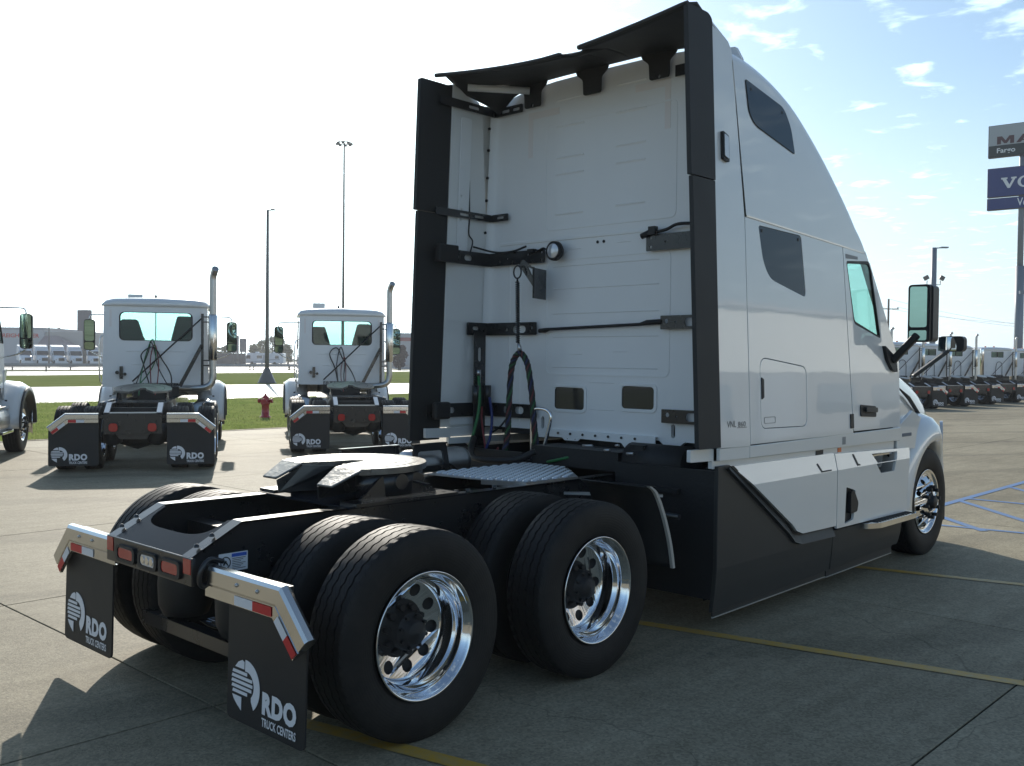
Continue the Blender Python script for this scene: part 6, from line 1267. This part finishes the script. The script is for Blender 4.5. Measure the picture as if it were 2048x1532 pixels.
for x in (-hl+1.6, hl-2.2): MB().cyl((x, -0.05, 0.42), (x, 0.25, 0.42), 0.42, 18).build('wheel', TYRE, rv); MB().cyl((x, 2.25, 0.42), (x, 2.5, 0.42), 0.42, 18).build('wheel', TYRE, rv)
for x in (-hl+2.2, 1.8): MB().box2((x, 0.8, zt_), (x+0.8, 1.6, zt_+0.3)).build('roof_unit', rvw, rv)
# tractors lined up across the highway (front three-quarter)
D = 178; protot = None; FW = mat('far_truck_white', (0.70, 0.72, 0.76), 0.3, coat=1.0)
def far_truck():
    A = empty('parked_tractor'); hd = MB()
    rows = []
    for x, w, z in ((-0.2, 1.1, 1.9), (0.6, 1.05, 1.75), (1.3, 0.95, 1.5), (1.55, 0.8, 1.1)): rows.append([(x, -w, 0.6), (x, -w, z-0.3), (x, -w+0.25, z), (x, w-0.25, z), (x, w, z-0.3), (x, w, 0.6)])
    hd.grid(rows); hd.add(rows[-1], [tuple(range(6))]); hd.build('hood', FW, A)
    MB().plate(rpoly([(-2.6, 0.9), (-0.15, 0.9), (-0.15, 1.85), (-0.65, 2.75), (-1.0, 2.95), (-2.6, 3.0)], 0.05), [], lambda u, v, w: (u, -1.1+w, v), 2.2).build('cab', FW, A)
    MB().grid([[(-0.10, y, 1.92), (-0.58, y*0.95, 2.68)] for y in (-1.0, -0.5, 0, 0.5, 1.0)]).build('windscreen', DGL, A)
    for sg in (-1, 1):
        MB().plate(rpoly([(-1.5, 1.95), (-0.35, 1.9), (-0.7, 2.6), (-1.5, 2.6)], 0.05), [], SV(sg, 1.1), 0.02).build('side_window', DGL, A)
        MB().cyl((0.7, sg*0.85, 0.5), (0.7, sg*1.12, 0.5), 0.5, 20).build('wheel', TYRE, A); MB().box2((-0.3, sg*1.25, 1.9), (-0.2, sg*1.45, 2.5)).build('mirror', FW, A)
        MB().box2((-0.28, sg*1.08, 2.1), (-0.22, sg*1.27, 2.16)).build('mirror_arm', BLACKP, A); MB().plate(rrect(0.75, 0.98, 0.95, 1.2, 0.05), [], lambda u, v, w: (1.42+w, sg*u, v), 0.05).build('headlamp', LENS, A)
    MB().box2((1.35, -1.1, 0.35), (1.75, 1.1, 0.75)).build('bumper', FW, A); MB().plate(rrect(-0.5, 0.5, 0.85, 1.4, 0.05), [], lambda u, v, w: (1.52+w, u, v), 0.05).build('grille', BLACKP, A)
    return A
for k, px in enumerate((52, 86, 119, 153, 188)):
    o = far_truck() if k == 0 else copy_tree(protot)
    if k == 0: protot = o
    o.location = at_depth(px, D); o.rotation_euler = (0, 0, FY+pi+R(38)); tag(o, 'white tractor with tall roof fairing in the line-up before the dealer building' if k in (0, 4) else 'low-roof white tractor in the line-up before the dealer building', 'truck', 'tractors lined up before the dealer building')
    if k in (0, 4): MB().plate(rpoly([(-2.6, 3.0), (-1.0, 2.96), (-1.3, 3.45), (-2.6, 3.8)], 0.1), [], lambda u, v, w: (u, -1.05+w, v), 2.1).build('roof_fairing', FW, o)

# trees
LEAF = {}
def leaf_mat(name, c1, c2):
    m = bpy.data.materials.new(name); m.use_nodes = True; t = m.node_tree; p = t.nodes['Principled BSDF']; g = N(t, 'ShaderNodeNewGeometry')
    mr = N(t, 'ShaderNodeMix', data_type='RGBA'); mr.inputs[6].default_value = (*c1, 1); mr.inputs[7].default_value = (*c2, 1); t.links.new(g.outputs['Random Per Island'], mr.inputs['Factor']); t.links.new(mr.outputs[2], p.inputs['Base Color']); p.inputs['Roughness'].default_value = 0.7
    tr = N(t, 'ShaderNodeBsdfTranslucent'); t.links.new(mr.outputs[2], tr.inputs[0]); mx = N(t, 'ShaderNodeMixShader'); mx.inputs[0].default_value = 0.3
    t.links.new(p.outputs[0], mx.inputs[1]); t.links.new(tr.outputs[0], mx.inputs[2]); t.links.new(mx.outputs[0], t.nodes['Material Output'].inputs[0]); return m
LG = leaf_mat('leaves_green', (0.045, 0.075, 0.02), (0.09, 0.12, 0.035)); LY = leaf_mat('leaves_olive', (0.10, 0.10, 0.03), (0.17, 0.15, 0.05)); LB = leaf_mat('leaves_blue_green', (0.05, 0.075, 0.05), (0.08, 0.11, 0.07)); LP = leaf_mat('leaves_purple', (0.05, 0.035, 0.045), (0.09, 0.06, 0.075))
BARK = mat('bark', (0.07, 0.055, 0.045), 0.9, var=0.3, vscale=5)
def tree(px, D, top_py, wpx, m, lab, group='trees beyond the highway', seed=0, conic=False):
    rnd = random.Random(seed+int(px)); p = at_depth(px, D); h = zpx(px, top_py, D); rw = wpx/2*D/F_PX; o = empty('tree', p); tag(o, lab, 'tree', group)
    tr_ = MB(); tr_.tube([(0, 0, 0), (0.1, 0, h*0.35), (0, 0.1, h*0.8)], [0.28, 0.2, 0.05], 8)
    for k in range(5): a = rnd.uniform(0, 6.28); tr_.tube([(0, 0, h*(0.3+0.08*k)), (rw*0.6*math.cos(a), rw*0.6*math.sin(a), h*(0.5+0.08*k))], [0.1, 0.03], 6)
    tr_.build('trunk', BARK, o); V = []; Fc = []
    cl_ = []
    for k in range(34):
        a = rnd.uniform(0, 6.28); z = rnd.uniform(0.20, 0.92); rr_ = rw*(math.sin(min(1, (1.05-z)*1.5)*pi/2) if conic else math.sqrt(max(0.05, 1-((z-0.55)/0.47)**2)))*rnd.uniform(0.3, 0.85); cl_.append((rr_*math.cos(a), rr_*math.sin(a), z*h, rw*rnd.uniform(0.28, 0.50)))
    cl_.append((0, 0, h*0.92, rw*0.25))
    for (x, y, z, r) in cl_:
        for q in range(100):
            d = Vector((rnd.gauss(0, 1), rnd.gauss(0, 1), rnd.gauss(0, 0.8))).normalized()*r*rnd.uniform(0.55, 1.05); c = Vector((x, y, z))+d
            u = Vector((rnd.gauss(0, 1), rnd.gauss(0, 1), rnd.gauss(0, 1))).normalized(); w = u.cross(Vector((rnd.gauss(0, 1), rnd.gauss(0, 1), rnd.gauss(0, 1)))).normalized(); s_ = rnd.uniform(0.12, 0.26)
            n0 = len(V); V += [tuple(c-u*s_), tuple(c+w*s_*0.6), tuple(c+u*s_), tuple(c-w*s_*0.6)]; Fc.append((n0, n0+1, n0+2, n0+3))
    me = bpy.data.meshes.new('crown'); me.from_pydata(V, [], Fc); me.materials.append(m); c = bpy.data.objects.new('crown', me); COL.objects.link(c); c.parent = o
for px, D, ty, w, m, lab, cn in ((508, 285, 688, 30, LY, 'short olive tree at the left of the group behind the motorhome', False), (524, 300, 680, 30, LG, 'middling green tree behind the motorhome roof', False), (545, 310, 673, 42, LB, 'broad blue-green tree behind the motorhome', False), (562, 305, 669, 20, LB, 'narrow pointed blue-green tree behind the motorhome', True), (576, 270, 689, 24, LY, 'yellowish olive tree beside the day cab mirror', False),
                           (98, 275, 657, 20, LG, 'low green tree crown just over the dealer building roof', False), (118, 280, 652, 22, LG, 'taller green tree crown above the dealer building roof', False), (137, 275, 658, 22, LG, 'rounded green tree crown above the mauve roof', False), (156, 278, 660, 18, LG, 'small green tree crown next to the sign pylon', False), (192, 240, 690, 16, LG, 'small tree beside the end of the dealer building', False),
                           (799, 165, 690, 30, LP, 'purple-leaved round tree before the warehouse', False), (452, 260, 690, 18, LG, 'green tree behind the billboards', False), (437, 265, 694, 16, LY, 'olive tree left of the billboards', False)):
    tree(px, D, ty, w, m, lab, conic=cn)

# service building behind the photographer (it shows in the paint)
sb_ = empty('service_building', (48, -20, 0)); tag(sb_, 'long pale corrugated service building facing the tractor\'s right side', 'building')
CORR = mat('corrugated_white', (0.80, 0.80, 0.77), 0.5, var=0.05, vscale=0.4)
cw = MB(); rows0 = []; rows1 = []
for k in range(0, 321):
    x = -40+k*0.25; d_ = 0.05 if (k % 4) in (0, 1) else 0.0; rows0.append((x, d_, 3.0)); rows1.append((x, d_, 5.9))
cw.grid([rows0, rows1], smooth=False); cw.build('upper_cladding', CORR, sb_)
MB().box2((-40, -12, 0), (40, -0.02, 5.8)).build('wall', mat('service_wall', (0.24, 0.23, 0.22), 0.6), sb_); MB().box2((-40.2, -12.2, 5.9), (40.2, 0.25, 6.1)).build('roof_edge', mat('parapet_grey', (0.35, 0.35, 0.37), 0.5), sb_)
for k in range(12):
    x = -37+k*6.4
    if k % 3 == 1: MB().box2((x, -0.02, 0.0), (x+3.6, 0.06, 2.9)).build('overhead_door', mat('door_grey', (0.30, 0.31, 0.33), 0.5), sb_)
    else: MB().box2((x, -0.02, 1.0), (x+4.2, 0.05, 2.4)).build('window', DGL, sb_)
d3 = copy_tree(d1); place(d3, 27.5, -10.5, R(75)); tag(d3, 'white day cab tractor parked before the corrugated service building', 'truck', G1)

# thin air volume added to fade far things as a lens-flare veil does
hm_ = bpy.data.materials.new('flare_veil_air'); hm_.use_nodes = True; t = hm_.node_tree; t.nodes.clear()
ho_ = N(t, 'ShaderNodeOutputMaterial'); pv = N(t, 'ShaderNodeVolumePrincipled', inp={'Density': 0.0005, 'Anisotropy': 0.35}); pv.inputs['Color'].default_value = (0.93, 0.96, 1.0, 1)
t.links.new(pv.outputs[0], ho_.inputs['Volume'])
hz_ = MB().box2((-1510, -1510, -1.1), (1510, 1510, 40)).build('flare_veil', hm_); tag(hz_, 'thin pale veil added over the lot and highway to imitate lens flare', 'flare_veil', kind='stuff')
